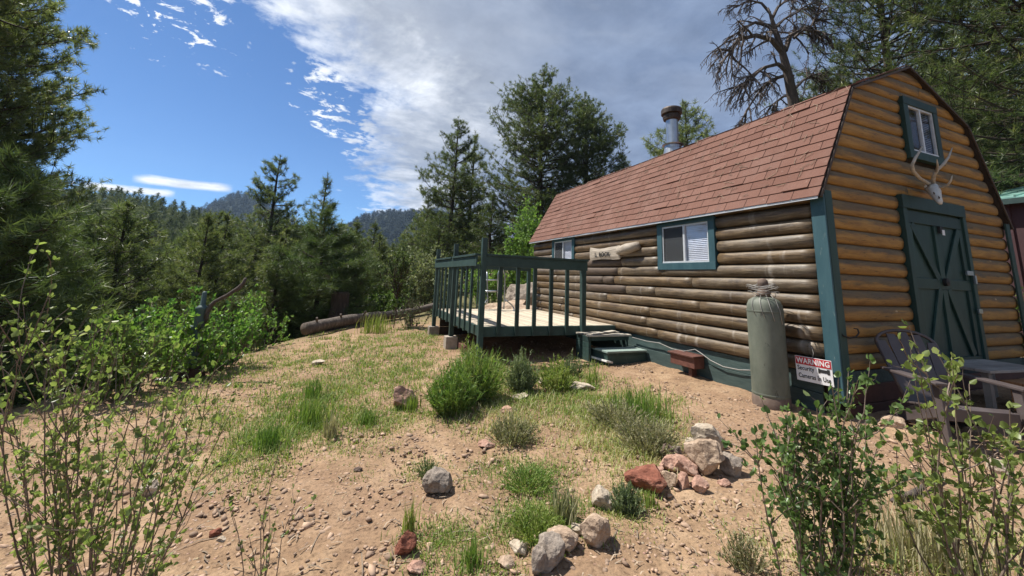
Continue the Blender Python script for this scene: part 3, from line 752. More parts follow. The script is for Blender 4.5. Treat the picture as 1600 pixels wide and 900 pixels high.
# ================================================================== DECK
DX0 = 2.13; DY0 = 6.54; DY1 = 10.06; DZ = .39; DX1 = XW-.10
deck = empty('wooden_deck', (DX0, DY0, -.2), 'raised wooden deck with dark green railing built against the cabin', 'deck')
DO = np.array([DX0, DY0, -.2])
def db(mb, name, m, parent=deck, **kw): mb.v = [v-DO for v in mb.v]; return mb.build(name, m, parent, **kw)
mb = MB(); x = DX0+.02; r = random.Random(9)
while x < DX1-.05:
    w = .138; y1 = DY1+r.uniform(-.02, .03)
    mb.span((x, DY0+.03, DZ-.034+r.uniform(-.003, .003)), (min(x+w, DX1), y1, DZ+r.uniform(-.003, .003)), r.random()); x += w+.009
db(mb, 'floor_boards', M['deckwood'])
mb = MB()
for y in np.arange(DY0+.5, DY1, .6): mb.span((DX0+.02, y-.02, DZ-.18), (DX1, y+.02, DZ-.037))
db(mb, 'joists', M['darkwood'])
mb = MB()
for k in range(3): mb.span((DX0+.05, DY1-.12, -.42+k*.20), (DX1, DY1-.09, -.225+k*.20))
db(mb, 'added_shade_boards', M['darkwood'])  # boards added to keep light out from under the deck
mb = MB(); mb.span((DX0, DY0-.014, DZ-.165), (4.1, DY0+.026, DZ-.006)); mb.span((4.1, DY0-.01, DZ-.14), (DX1, DY0+.026, DZ-.006)); mb.span((DX0-.03, DY0+.03, DZ-.165), (DX0+.012, DY1, DZ-.004)); mb.span((DX0, DY1+.032, DZ-.165), (DX1, DY1+.06, DZ-.02))
db(mb, 'fascia', M['greenpaint'], bevel=.003)
def post(x, y, z0, z1, w=.088): mbq = MB(); mbq.box((x, y, (z0+z1)/2), (w, w, z1-z0)); db(mbq, 'post', M['greenpaint'], bevel=.004)
px0 = DX0-.05
post(px0+.02, DY0-.06, float(gz(DX0, DY0))-.05, 1.86); post(px0-.03, 8.24, .0, 1.87); post(px0-.03, 10.03, -.02, 1.85); post(4.06, DY0-.055, DZ-.16, 1.44)
post(4.62, DY1+.105, -.1, 1.44); post(3.3, DY1+.105, -.1, 1.44, .07)
RT = 1.575
mb = MB(); mb.span((px0+.06, DY0-.10, RT-.19), (4.13, DY0-.062, RT-.02)); mb.span((px0+.06, DY0-.125, RT-.018), (4.14, DY0+.02, RT+.018)); db(mb, 'rail', M['greenpaint'], bevel=.003)
mb = MB(); mb.span((px0-.10, DY0-.02, RT-.19), (px0-.076, DY1, RT-.02)); mb.span((px0-.125, DY0-.02, RT-.018), (px0+.03, 8.19, RT+.018)); mb.span((px0-.125, 8.29, RT-.018), (px0+.03, 9.97, RT+.018)); db(mb, 'rail', M['greenpaint'], bevel=.003)
mb = MB(); mb.span((px0+.06, DY1+.06, RT-.17), (4.66, DY1+.10, RT-.05)); db(mb, 'rail', M['greenpaint'], bevel=.003)
def baluster(a, b_): mbq = MB(); mbq.span(a, b_); db(mbq, 'baluster', M['greenpaint'], bevel=.003)
for k in range(1, 6):
    x = px0+.02+(4.06-px0-.02)*k/6; baluster((x-.034, DY0-.056, DZ-.15), (x+.034, DY0-.016, RT-.022))
for k in range(1, 5):
    y = DY0+(8.24-DY0)*k/5; baluster((px0-.072, y-.032, DZ-.15), (px0-.034, y+.032, RT-.022))
    y = 8.24+(10.03-8.24)*k/5; baluster((px0-.072, y-.032, DZ-.15), (px0-.034, y+.032, RT-.022))
for k in range(1, 7):
    x = px0+(4.6-px0)*k/7; baluster((x-.018, DY1+.062, DZ-.15), (x+.018, DY1+.098, RT-.06)) if k in (1, 3) else None
for n_, (x, y, zt_) in enumerate(((px0-.03, 8.24, .0), (px0-.03, 10.03, -.02))):
    z = float(gz(x, y)); mb = MB(); mb.box((0, 0, (zt_-z)/2-.02), (.24, .22, zt_-z+.04)); o = mb.build('footing_block', M['concrete'], None, bevel=.012)
    o.location = (x, y, z); tag(o, 'concrete footing block under the middle deck post' if n_ == 0 else 'concrete footing block under the far corner deck post', 'footing', 'concrete footing blocks')
mb = MB(); mb.box((0, 0, 0), (.36, .55, .14)); o = mb.build('timber_offcut', M['redbox'], None, bevel=.01); o.location = (2.35, 7.9, float(gz(2.35, 7.9))+.05); tag(o, 'red-brown timber offcut lying beneath the left edge of the deck', 'timber')
# tubular frame at the far end of the deck
fr = empty('tube_frame', (2.9, 9.75, DZ), 'pale bent metal tube frame standing at the far end of the deck', 'frame'); so = np.array(fr.location)
def fy(px, py, y=9.72): return onY(px, py, y)-so
mb = MB()
mb.tube([fy(760, 476), fy(762, 470), fy(761, 440), fy(761, 425)], .018, 8); mb.tube([fy(787, 483), fy(788, 470), fy(789, 430), fy(786, 422), fy(781, 421), fy(778, 428), fy(778, 470)], .02, 8)
mb.build('upright', M['metal'], fr, True)
mb = MB(); mb.tube([fy(757, 437.5), fy(781, 437.5)], .018, 8); mb.tube([fy(757, 455), fy(781, 455)], .024, 8); mb.build('crossbar', M['metal'], fr, True)
mb = MB(); mb.tube([fy(788, 468), fy(793, 471), fy(800, 477), fy(803, 482), fy(803, 487, 9.5)], .018, 8); mb.tube([fy(761, 468), fy(755, 478, 9.6)], .014, 6); mb.build('brace', M['metal'], fr, True)
# ---- box steps
st = empty('box_steps', (4.4, 6.2, -.2), 'dark green two-tread box steps leading up to the deck', 'steps'); so = np.array((4.4, 6.2, -.2))
def sb(mb, name, m, **kw): mb.v = [v-so for v in mb.v]; return mb.build(name, m, st, **kw)
sx0, sx1 = 4.05, 4.83
g0 = -.20
mb = MB(); mb.span((sx0, 5.72, g0), (sx1, 5.755, .005)); mb.span((sx0, 5.757, g0), (sx0+.035, 6.20, .005)); mb.span((sx0-.004, 5.715, .008), (sx1+.004, 5.75, .05)); mb.span((sx0-.004, 5.752, .008), (sx0+.033, 6.2, .05)); sb(mb, 'lower_box', M['greenpaint'], bevel=.003)
mb = MB(); mb.span((sx0-.02, 5.69, .053), (sx1+.01, 5.87, .082)); mb.span((sx0-.02, 5.88, .053), (sx1+.01, 6.05, .081)); sb(mb, 'lower_tread', M['skirttop'], bevel=.003)
u0, u1 = sx0-.12, sx1-.08
mb = MB(); mb.span((u0, 6.07, g0), (u0+.035, 6.50, .07)); mb.span((u0, 6.07, .075), (u0+.034, 6.50, .16)); mb.span((u0, 6.07, .165), (u0+.035, 6.50, .262)); mb.span((u1-.035, 6.08, .085), (u1, 6.50, .262)); mb.span((u0+.037, 6.06, .195), (u1, 6.085, .262)); sb(mb, 'upper_box', M['greenpaint'], bevel=.003)
mb = MB(); mb.span((u0-.03, 6.02, .265), (u1+.03, 6.13, .292)); mb.span((u0-.03, 6.36, .265), (u1+.03, 6.46, .29)); mb.beam((u0+.08, 6.08, .306), (u1-.05, 6.42, .306), .10, .015); mb.beam((u0+.02, 6.30, .279), (u1, 6.20, .279), .09, .012); sb(mb, 'upper_tread', M['greywood'], bevel=.003)
a = G(905, 556); b_ = G(953, 573)
mb = MB(); mb.beam((0, 0, 0), b_-a+np.array((0, 0, .02)), .13, .03, up=(.2, -.35, 1)); o = mb.build('white_plank', M['whitewood'], None, bevel=.004); o.location = a+np.array((0, 0, .05)); tag(o, 'white painted plank lying at the foot of the box steps', 'plank')

# ================================================================== PORCH CHAIR, TABLE, BENCH
cz = float(gz(5.2, 2.1))+.005
chr_ = empty('adirondack_chair', (5.33, 2.14, cz), 'brown-grey slatted garden armchair in the shade before the gable', 'chair', rz=math.radians(-33), scale=(.93, .93, .93))
mb = MB()      # back slats: fan, tilted, rounded top
tilt = math.radians(24)
for k in range(5):
    u = (k-2)*.105; topz = .93-.10*((k-2)/2.)**2*1.0
    b0 = np.array((u*.80, .22, .24)); L = (topz-.24)/math.cos(tilt)
    b1 = np.array((u*1.18, .22+L*math.sin(tilt), topz))
    n = 6; V = []; f = []
    for i in range(n+1):
        t = i/n; c = b0+(b1-b0)*t; w = .047+.009*t
        if t > .99: w *= .75
        for dx, dy in ((-w, -.009), (w, -.009), (w, .009), (-w, .009)): V.append(c+np.array((dx, dy, 0)))
    for i in range(n): f += [(i*4+j, i*4+(j+1) % 4, (i+1)*4+(j+1) % 4, (i+1)*4+j) for j in range(4)]
    f += [(3, 2, 1, 0), (n*4, n*4+1, n*4+2, n*4+3)]; mb.add(V, f)
mb.build('backrest', M['chair'], chr_, bevel=.004)
mb = MB(); pts = []
for k in range(13):
    an = pi*k/12; u = .29*math.cos(an); z = .80+.145*math.sin(an); pts.append((u, .22+(z-.24)*math.tan(tilt)+.012, z))
mb.tube(pts, [.018]*13, 6)
for sx in (-1, 1): mb.tube([(sx*.29, .22+(.80-.24)*math.tan(tilt)+.012, .80), (sx*.22, .24, .26)], .018, 6)
mb.beam((-.27, .36, .52), (.27, .36, .52), .02, .06); mb.build('back_frame', M['chair'], chr_, True)
mb = MB()
for k in range(6):
    y = -.30+k*.098; z = .33-.018*k if k else .315
    mb.box((0, y, z), (.54, .085, .02), np.array(Matrix.Rotation(-.17 if k else .5, 3, 'X')))
mb.box((0, -.345, .275), (.56, .02, .11)); mb.build('seat', M['chair'], chr_, bevel=.005)
for sx in (-1, 1):
    mb = MB(); V = []; f = []
    ol = [(-.05, -.42), (.055, -.42), (.075, -.36), (.07, -.1), (.05, .2), (.03, .36), (-.045, .36), (-.05, .1)]
    for zz in (.535, .56): V += [(sx*(.33+a), b_, zz) for a, b_ in ol]
    n = len(ol); f = [tuple(range(n-1, -1, -1)), tuple(range(n, 2*n))]+[(k, (k+1) % n, (k+1) % n+n, k+n) for k in range(n)]
    mb.add(V, f); mb.build('armrest', M['chair'], chr_, bevel=.006)
    mb = MB(); mb.beam((sx*.315, -.37, .0), (sx*.315, -.33, .534), .03, .085, up=(0, 1, 0)); mb.build('leg', M['chair'], chr_, bevel=.006)
    mb = MB(); mb.beam((sx*.29, -.33, .29), (sx*.27, .46, .0), .03, .09, up=(0, 0, 1)); mb.build('leg', M['chair'], chr_, bevel=.006)
tb = empty('side_table', (6.95, 2.42, float(gz(6.9, 2.4))), 'low grey slatted table standing before the green door', 'table', rz=-.1)
mb = MB()
for k in range(4): mb.span((-.52, -.26+k*.132, .40), (.52, -.135+k*.132, .43))
mb.build('tabletop', M['tabletop'], tb, bevel=.004)
for sx in (-1, 1):
    for sy in (-1, 1):
        mb = MB(); mb.span((sx*.40-.03, sy*.17-.03, 0), (sx*.40+.03, sy*.17+.03, .398)); mb.build('leg', M['tabletop'], tb)
bn = empty('low_bench', (7.35, 1.98, float(gz(7.3, 2))), 'low orange-brown plank bench at the right of the porch', 'bench', rz=-.12)
mb = MB(); mb.span((-.75, -.17, .27), (.75, -.01, .31)); mb.span((-.75, .0, .27), (.75, .16, .31)); mb.build('seat', M['orangewood'], bn, bevel=.004)
mb = MB(); mb.span((-.72, -.19, .15), (.72, -.172, .30)); mb.build('apron', M['orangewood'], bn, bevel=.004)
for sx in (-.6, .6):
    mb = MB(); mb.span((sx-.04, -.15, 0), (sx+.04, .14, .268)); mb.build('leg', M['orangewood'], bn)


# ================================================================== NEIGHBOURING SHED
sh = empty('red_shed', (12.1, 3.2, float(gz(12.2, 3.6))), 'dark red shed with pale green metal roof behind the cabin', 'shed')
so = np.array(sh.location); gzs = so[2]
def hb(mb, name, m, **kw): mb.v = [v-so for v in mb.v]; return mb.build(name, m, sh, **kw)
ez = 3.16
mb = MB(); mb.span((12.2, 2.4, gzs-.6), (15.2, 7.6, ez-.09)); hb(mb, 'wall', M['shedwall'])
mb = MB()
for y in np.arange(2.3, 7.7, .42): mb.span((12.165, y, gzs-.5), (12.197, y+.05, ez-.1))
hb(mb, 'battens', M['shedwall'])
mb = MB()
for k in range(14):
    y0 = 2.2+k*.4
    mb.add([(12.0, y0, ez), (12.0, y0+.398, ez), (15.4, y0+.398, ez+.75), (15.4, y0, ez+.75), (12.0, y0, ez-.03), (12.0, y0+.398, ez-.03), (15.4, y0+.398, ez+.72), (15.4, y0, ez+.72)],
           [(0, 3, 2, 1), (4, 5, 6, 7), (0, 1, 5, 4), (2, 3, 7, 6), (0, 4, 7, 3), (1, 2, 6, 5)])
    mb.beam((11.995, y0+.01, ez+.012), (15.4, y0+.01, ez+.762), .03, .03)
hb(mb, 'roof', M['shedroof'])
mb = MB(); mb.span((12.0, 2.2, ez-.14), (12.03, 7.8, ez-.031)); hb(mb, 'fascia', M['greenpaint'])

# ================================================================== HAND PUMP
pg = G(297, 592)
pump = empty('hand_pump', pg, 'old grey-green hand water pump with raised handle before a leafy bush', 'water pump', rz=math.atan2(-.376, .926))
mb = MB(); mb.lathe([(.0, 0), (.055, 0), (.055, .02), (.05, .55), (.068, .58), (.072, .62), (.072, .80), (.08, .82), (.08, .85), (.05, .87), (.035, .89), (.03, 1.06), (.02, 1.08), (0, 1.08)], (0, 0, .16), 18); mb.build('body', M['pump'], pump, True)
mb = MB(); mb.tube([(-.05, 0, .70), (-.14, 0, .72), (-.20, 0, .71), (-.235, 0, .67), (-.24, 0, .63)], [.032, .03, .03, .032, .034], 10); mb.build('spout', M['pump'], pump, True)
mb = MB(); mb.tube([(.05, 0, .84), (.10, 0, .98), (.13, 0, 1.04), (.18, 0, 1.10), (.35, 0, 1.20), (.50, 0, 1.31), (.56, 0, 1.38), (.58, 0, 1.46)], [.03, .035, .035, .028, .026, .03, .028, .02], 9)
mb.tube([(.09, 0, .78), (.105, 0, 1.0)], .024, 8); mb.build('handle', M['deadwood'], pump, True)
mb = MB(); mb.box((0, 0, .06), (.26, .24, .2)); mb.build('base', M['darkred'], pump, bevel=.01)
a = G(248, 602); b_ = G(279, 592)
mb = MB(); mb.beam((0, 0, .03), b_-a+np.array((0, 0, .03)), .16, .035); o = mb.build('pale_plank', M['whitewood'], None, bevel=.004); o.location = a+np.array((0, 0, .02)); tag(o, 'short pale plank on the ground at the foot of the hand pump', 'plank')

# ================================================================== FALLEN LOG + STUMP
a = np.array([-.86, 11.2, 0]); a[2] = float(gz(a[0], a[1])); b_ = np.array([3.2, 15.4, 0]); b_[2] = float(gz(b_[0], b_[1]))
lg = empty('fallen_log', a, 'long grey fallen tree trunk lying across the back of the clearing', 'log')
n = 16; pts = []; rad = []
for i in range(n+1):
    t = i/n; p = (b_-a)*t; p[2] += .23+.04*math.sin(t*7); pts.append(p); rad.append(.145-.025*t+.008*math.sin(i*2.1))
mb = MB(); mb.tube(pts, rad, 16); mb.build('trunk', M['greybark'], lg, True)
mb = MB()
for t in (.06, .2, .33, .58, .8):
    p = (b_-a)*t; p[2] += .23; an = random.uniform(-.6, .6); mb.tube([p, p+np.array((.15*an, -.16, .24))], [.04, .025], 7)
mb.build('branch_stub', M['greybark'], lg)
sp = azim(529, 490, 13.2); sz = float(gz(sp[0], sp[1]))
mb = MB(); mb.lathe([(.0, -.4), (.36, -.4), (.29, .1), (.25, .45), (.25, .9), (.21, .95), (0, .93)], (0, 0, 0), 14); o = mb.build('tree_stump', M['bark'], None, False); o.location = (sp[0], sp[1], sz+.15); tag(o, 'dark weathered stump standing just behind the fallen log', 'stump')


# ================================================================== ROCKS
def ico(sub):
    bm = bmesh.new(); bmesh.ops.create_icosphere(bm, subdivisions=sub, radius=1)
    v = np.array([q.co[:] for q in bm.verts]); f = [tuple(q.index for q in p.verts) for p in bm.faces]; bm.free(); return v, f
ICO3 = ico(4); ICO1 = ico(1)
def rock_shape(seed, cuts=17, ns=.085):
    v, f = ICO3; v = v.copy(); rg = np.random.default_rng(seed)
    for k in range(cuts):
        n = rg.normal(size=3); n /= np.linalg.norm(n); d = rg.uniform(.5, .82)
        e = np.maximum(v @ n-d, 0); v = v-e[:, None]*n*.95
    o = rg.uniform(0, 50, 3)
    dn = np.array([mnoise.fractal(Vector(p*2.2+o), 1.0, 2.0, 5) for p in v]); v = v*(1+ns*1.6*dn[:, None])
    v /= np.abs(v).max(0); return v, f
def rock(px, base, w, h, m, label, seed, depthr=.8, rz=None, sink=.2, tilt=0, group=None, gzadd=0):
    g = G(px, base); dist = math.hypot(g[0], g[1]); dep = MW.T @ (g-EYE)
    sc = dep[2]/F; hor = math.sqrt(1+((px-CX)/F)**2)
    W = w*sc/hor*1.15; Hh = h*sc*1.06
    v, f = rock_shape(seed)
    az = math.atan2(g[1], g[0])-pi/2
    v = v*np.array((W/2, W/2*depthr, Hh/2)); v[:, 2] += Hh/2*(1-sink*2)
    if tilt: v = v @ np.array(Matrix.Rotation(tilt, 3, 'Y')).T
    mb = MB(); mb.add(v, f); o = mb.build('rock', m, None, False)
    o.location = g+np.array((0, 0, gzadd)); o.rotation_euler = (0, 0, az)
    # push back so the near foot sits at the measured base line
    d = np.array((g[0], g[1]))/dist; o.location.x += d[0]*W/2*depthr*.6; o.location.y += d[1]*W/2*depthr*.6
    tag(o, label, 'rock', group); return o
ROCKS = [
 (1104, 744, 58, 60, 'rock_tan', 'large upright tan boulder in the middle of the rock heap', 1),
 (1110, 712, 54, 50, 'rock_pale', 'pale flat-topped boulder at the back of the rock heap', 2),
 (1141, 742, 34, 40, 'rock_grey', 'grey wedge rock at the right end of the rock heap', 3),
 (1045, 718, 34, 26, 'rock_dark', 'dark brown slab leaning at the left back of the rock heap', 4),
 (1059, 716, 21, 20, 'rock_grey', 'small grey rock tucked behind the pink rocks of the heap', 5),
 (1047, 738, 40, 24, 'rock_pink', 'flat pinkish rock just above the red boulder', 6),
 (1070, 742, 38, 30, 'rock_pink', 'long pinkish rock against the upright tan boulder', 7),
 (1010, 772, 62, 44, 'rock_red', 'rust-red flat-topped boulder in the stone edging', 8),
 (1049, 765, 27, 27, 'rock_tan', 'small tan rock right of the rust-red boulder', 9),
 (1070, 767, 21, 30, 'rock_pink', 'narrow pinkish upright rock beside the small tan rock', 10),
 (1093, 771, 30, 27, 'rock_pink', 'rounded reddish-tan rock in front of the upright boulder', 11),
 (1132, 762, 20, 13, 'rock_pink', 'small low pink stone at the foot of the rock heap', 12),
 (941, 797, 32, 34, 'rock_pale', 'pale slab tilted against the weeds above the tan boulder', 13),
 (929, 856, 48, 60, 'rock_tan', 'big smooth tan boulder near the bottom of the stone edging', 14),
 (884, 864, 54, 38, 'rock_tan', 'broad rough tan rock left of the big smooth boulder', 15),
 (860, 893, 42, 50, 'rock_grey', 'rough grey rock at the bottom end of the stone edging', 16),
 (838, 902, 30, 42, 'rock_grey', 'thin grey slab at the very end of the stone edging', 17),
 (688, 774, 50, 42, 'rock_grey', 'angular grey-brown rock alone on the bare dirt', 18),
 (633, 872, 32, 40, 'rock_red', 'reddish cracked rock near the bottom middle of the clearing', 19),
 (628, 640, 44, 40, 'rock_pink', 'cracked tan-pink rock left of the big green rabbitbrush', 20),
 (904, 612, 46, 16, 'rock_pale', 'flat pale rock among the weeds before the box steps', 21),
 (229, 776, 36, 24, 'rock_pale', 'pale flat rock behind the left foreground twigs', 22),
 (337, 840, 20, 14, 'rock_red', 'small dark red stone on the dirt at lower left', 23),
 (852, 604, 20, 22, 'rock_pale', 'small whitish stone among green weeds under the deck edge', 24),
 (812, 626, 26, 10, 'rock_pale', 'low whitish stone in the dry grass below the deck', 25),
 (1566, 742, 44, 24, 'rock_pale', 'pale flat rock before the chair behind the right bush', 26),
 (1395, 668, 46, 20, 'rock_tan', 'tan flat stone at the foot of the gable left of the chair', 27),
 (345, 848, 16, 8, 'rock_pale', 'thin pale stone beside the small dark red stone', 28),
 (760, 700, 26, 12, 'rock_pink', 'low pinkish stone on the bare dirt below the rabbitbrush', 29),
 (790, 648, 18, 14, 'rock_pink', 'pink stone at the upper edge of the bare dirt', 30),
 (495, 570, 24, 9, 'rock_pale', 'flat pale stone in the grass halfway to the fallen log', 31),
 (1128, 700, 22, 18, 'rock_tan', 'small tan stone behind the right end of the rock heap', 33),
 (1080, 700, 24, 16, 'rock_pale', 'pale low stone behind the upright boulder', 34),
 (1030, 742, 18, 12, 'rock_pink', 'small pinkish stone between the dark slab and the red boulder', 35),
 (968, 790, 22, 14, 'rock_pink', 'pinkish stone between the red boulder and the pale slab', 36),
 (905, 838, 24, 18, 'rock_pale', 'pale stone wedged behind the big smooth boulder', 37),
 (812, 868, 30, 18, 'rock_pale', 'low pale stone in the weeds left of the grey edging rocks', 38),
 (790, 890, 26, 18, 'rock_tan', 'tan stone at the bottom edge in the weeds', 39),
 (650, 898, 30, 18, 'rock_pink', 'pinkish stone at the bottom edge below the reddish cracked rock', 40),
 (560, 738, 14, 8, 'rock_dark', 'small dark stone beside a weed on the bare dirt', 32),
]
for (px, ba, w, h, m, lab, sd) in ROCKS:
    rock(px, ba, w, h, M[m], lab, sd*7+3, tilt=random.uniform(-.12, .12), depthr=random.uniform(.75, 1.0))
# rocky outcrop behind the deck
for k, (px, py, dist, s, lab) in enumerate(((800, 470, 14.0, (1.0, .7, .38), 'low grey rock outcrop seen between the deck balusters'), (826, 450, 15.5, (.9, .8, .8), 'taller rock outcrop beside the far cabin corner'), (812, 478, 12.6, (.8, .5, .35), 'pale low ledge just beyond the deck end'))):
    x, y, z = azim(px, py, dist); v, f = rock_shape(90+k, 14, .09); mb = MB(); mb.add(v*np.array(s), f); o = mb.build('rock_outcrop', M['rock_tan'] if k != 1 else M['rock_grey'], None, False)
    o.location = (x, y, float(gz(x, y))+s[2]*.5); tag(o, lab, 'rock')
# gravel
def gravel():
    v0, f0 = ICO1; V = []; T = []; Fc = []; n = 0; rg = np.random.default_rng(5)
    f0 = np.array(f0)
    N_ = 34000
    an = np.radians(rg.uniform(-42, 78, N_)); rr_ = 1.2+9.0*rg.random(N_)**1.15
    x = rr_*np.sin(an); y = rr_*np.cos(an)
    clump = vnoise(x, y, 1.3, 4)+.8*vnoise(x, y, 2.9, 1)
    keep = (clump+rg.normal(0, .9, N_) > -.35) & ~((x > 4.6) & (y > 2.6)) & (-.86*x+.51*y < 5.9)
    x = x[keep]; y = y[keep]; z = gz(x, y)
    for i in range(len(x)):
        s = min(.032, .008*math.exp(abs(rg.normal(0, .58)))); sc = s*np.array((rg.uniform(.8, 1.4), rg.uniform(.7, 1.2), rg.uniform(.3, .65)))
        v = v0.copy()
        for k in range(4):
            n_ = rg.normal(size=3); n_ /= np.linalg.norm(n_); e_ = np.maximum(v @ n_-rg.uniform(.3, .7), 0); v = v-e_[:, None]*n_
        v = v*(1+rg.normal(0, .14, (len(v0), 1)))*sc
        tl_ = rg.normal(0, .3); v = v @ np.array([[math.cos(tl_), 0, math.sin(tl_)], [0, 1, 0], [-math.sin(tl_), 0, math.cos(tl_)]])
        a = rg.uniform(0, 6.3); c, s_ = math.cos(a), math.sin(a); v = v @ np.array([[c, s_, 0], [-s_, c, 0], [0, 0, 1]])
        V.append(v+np.array((x[i], y[i], z[i]+sc[2]*.35))); Fc.append(f0+n); n += len(v0); T.append(np.full(len(v0), rg.random()))
    o = fast_mesh('gravel', np.concatenate(V), 3, M['gravel'], np.concatenate(T), None, False, np.concatenate(Fc)); tag(o, 'loose reddish gravel scattered over the bare dirt', 'gravel', None, 'stuff')
gravel()
def litter():
    rg = np.random.default_rng(15); N_ = 5200; an = np.radians(rg.uniform(-42, 78, N_)); rr_ = 1.2+9.5*rg.random(N_)**1.1; x = rr_*np.sin(an); y = rr_*np.cos(an)
    k = ~((x > 4.6) & (y > 2.6)) & (-.86*x+.51*y < 6.2) & (vnoise(x, y, 1.1, 7)+rg.normal(0, .6, N_) > 0); x = x[k]; y = y[k]; n = len(x); a = rg.uniform(0, 2*pi, n); L = rg.uniform(.02, .09, n)*np.where(rg.random(n) < .06, 3.0, 1.); w = rg.uniform(.0012, .003, n)+.0005*np.hypot(x, y)
    c = np.column_stack([x, y, gz(x, y)+.010]); d = np.column_stack([np.cos(a), np.sin(a), rg.normal(0, .12, n)]); s_ = np.column_stack([-np.sin(a), np.cos(a), np.zeros(n)]); b0 = c-d*L[:, None]/2; b1 = c+d*L[:, None]/2; m_ = c+s_*(rg.normal(0, .1, n)*L)[:, None]+np.array((0, 0, .004)); W = s_*w[:, None]
    V = np.stack([b0-W, b0+W, m_+W, m_-W, m_-W, m_+W, b1+W*.6, b1-W*.6], 1).reshape(-1, 3)
    o = fast_mesh('litter', V, 4, M['litter'], np.repeat(rg.random(n), 8)); tag(o, 'dry twigs and dead stems littering the dirt', 'litter', None, 'stuff')
litter()
# stick on the dirt at right
pts = [G(px, py)+np.array((0, 0, .02+dz)) for px, py, dz in ((1394, 788, 0), (1410, 782, .01), (1425, 781, .01), (1447, 768, .02), (1462, 760, .02), (1474, 755, .01))]
mb = MB(); so = pts[0].copy(); mb.tube([p-so for p in pts], [.012, .02, .022, .014, .016, .012], 7); o = mb.build('dead_stick', M['deadwood'], None, True); o.location = so; tag(o, 'pale crooked dead stick on the dirt between the two right bushes', 'stick')

# ================================================================== GRASS
def blades(P0, H, width, lean, tint):
    """P0 (N,3) roots; returns verts (N*5) and faces for 2-segment blades"""
    N_ = len(P0); rg = RNG; a = rg.uniform(0, 2*pi, N_); d = np.stack([np.cos(a), np.sin(a), 0*a], 1); s = np.stack([-np.sin(a), np.cos(a), 0*a], 1)
    up = np.array((0, 0, 1.)); H = H[:, None]; lean = lean[:, None]; w = width[:, None]
    p1 = P0+up*H*.55+d*H*lean*.3; p2 = P0+up*H*(1-.25*lean)+d*H*lean
    V = np.stack([P0-s*w/2, P0+s*w/2, p1+s*w*.4, p1-s*w*.4, p2], 1).reshape(-1, 3)
    b = np.arange(N_)[:, None]*5; Fc = np.concatenate([b+np.array([[0, 1, 2]]), b+np.array([[0, 2, 3]]), b+np.array([[3, 2, 4]])])
    return V, Fc, np.repeat(tint, 5)
PATCHES = [ # px,py,rx,ry,count,height,dryness
 (480, 648, 75, 36, 2600, .13, .25), (415, 690, 38, 20, 900, .14, .3), (510, 605, 100, 32, 2400, .10, .4), (600, 588, 70, 24, 1800, .11, .35), (375, 725, 60, 34, 900, .08, .5),
 (335, 655, 60, 24, 700, .09, .5), (560, 545, 95, 22, 2000, .14, .35), (655, 560, 50, 30, 1300, .12, .3), (820, 742, 62, 24, 1500, .07, .3), (850, 812, 55, 30, 1900, .08, .2),
 (662, 737, 24, 14, 300, .06, .3), (740, 868, 60, 36, 900, .07, .4), (690, 850, 34, 26, 500, .07, .3), (800, 652, 50, 34, 1100, .15, .85), (930, 655, 60, 40, 1500, .13, .8),
 (1000, 655, 60, 36, 1700, .13, .45), (1010, 695, 60, 36, 1300, .12, .9), (880, 612, 70, 36, 2400, .15, .3), (795, 595, 60, 36, 1700, .16, .4), (440, 565, 70, 14, 900, .12, .4),
 (360, 590, 70, 14, 700, .12, .4), (250, 622, 70, 16, 600, .10, .4), (190, 690, 160, 60, 1100, .08, .5), (1440, 868, 130, 36, 900, .16, .85), (970, 795, 34, 32, 700, .08, .6), (960, 710, 60, 30, 700, .09, .8),
 (570, 655, 36, 16, 700, .10, .3), (620, 655, 50, 20, 700, .10, .5), (530, 700, 80, 16, 500, .06, .6), (900, 590, 40, 20, 500, .12, .5), (640, 525, 60, 16, 1200, .13, .45), (1200, 840, 60, 50, 300, .06, .8), (720, 650, 60, 26, 700, .10, .4), (1160, 860, 70, 40, 160, .05, .6), (560, 740, 10, 8, 90, .05, .4)]
def grass():
    rg = np.random.default_rng(21); P0 = []; Hh = []; dry = []
    for (cx, cy, rx, ry, cnt, h, dr) in PATCHES:
        for k in range(max(6, int(cnt/9.5))):       # tufted: clump centres, then blades round each
            while True:
                u, v = rg.normal(0, .7, 2)
                if u*u+v*v < 2.4: break
            try: g = G(cx+u*rx, cy+v*ry)
            except Exception: continue
            if g[0] > 4.75 and g[1] > 2.7: continue
            nb = 17; q = rg.normal(0, .075, (nb, 2)); kk = rg.uniform(.45, 1.25)
            xy = g[:2]+q; P0.append(np.column_stack([xy, gz(xy[:, 0], xy[:, 1])-.004])); Hh.append(.66*h*kk*rg.uniform(.3, 1.15, nb)); dry.append(np.clip(-.04+dr*rg.uniform(.5, 1.3)+rg.normal(0, .2, nb)+.35*(rg.random(nb) < .18), 0, 1))
    P0 = np.concatenate(P0); Hh = np.concatenate(Hh); dry = np.concatenate(dry)
    dist = np.hypot(P0[:, 0], P0[:, 1]); V, Fc, T = blades(P0, Hh, .0032+.0009*dist, rg.uniform(.15, 1.1, len(P0)), dry)
    o = fast_mesh('grass', V, 3, M['grass'], T, None, False, Fc); tag(o, 'short patchy grass growing over the stony clearing', 'grass', None, 'stuff')
grass()
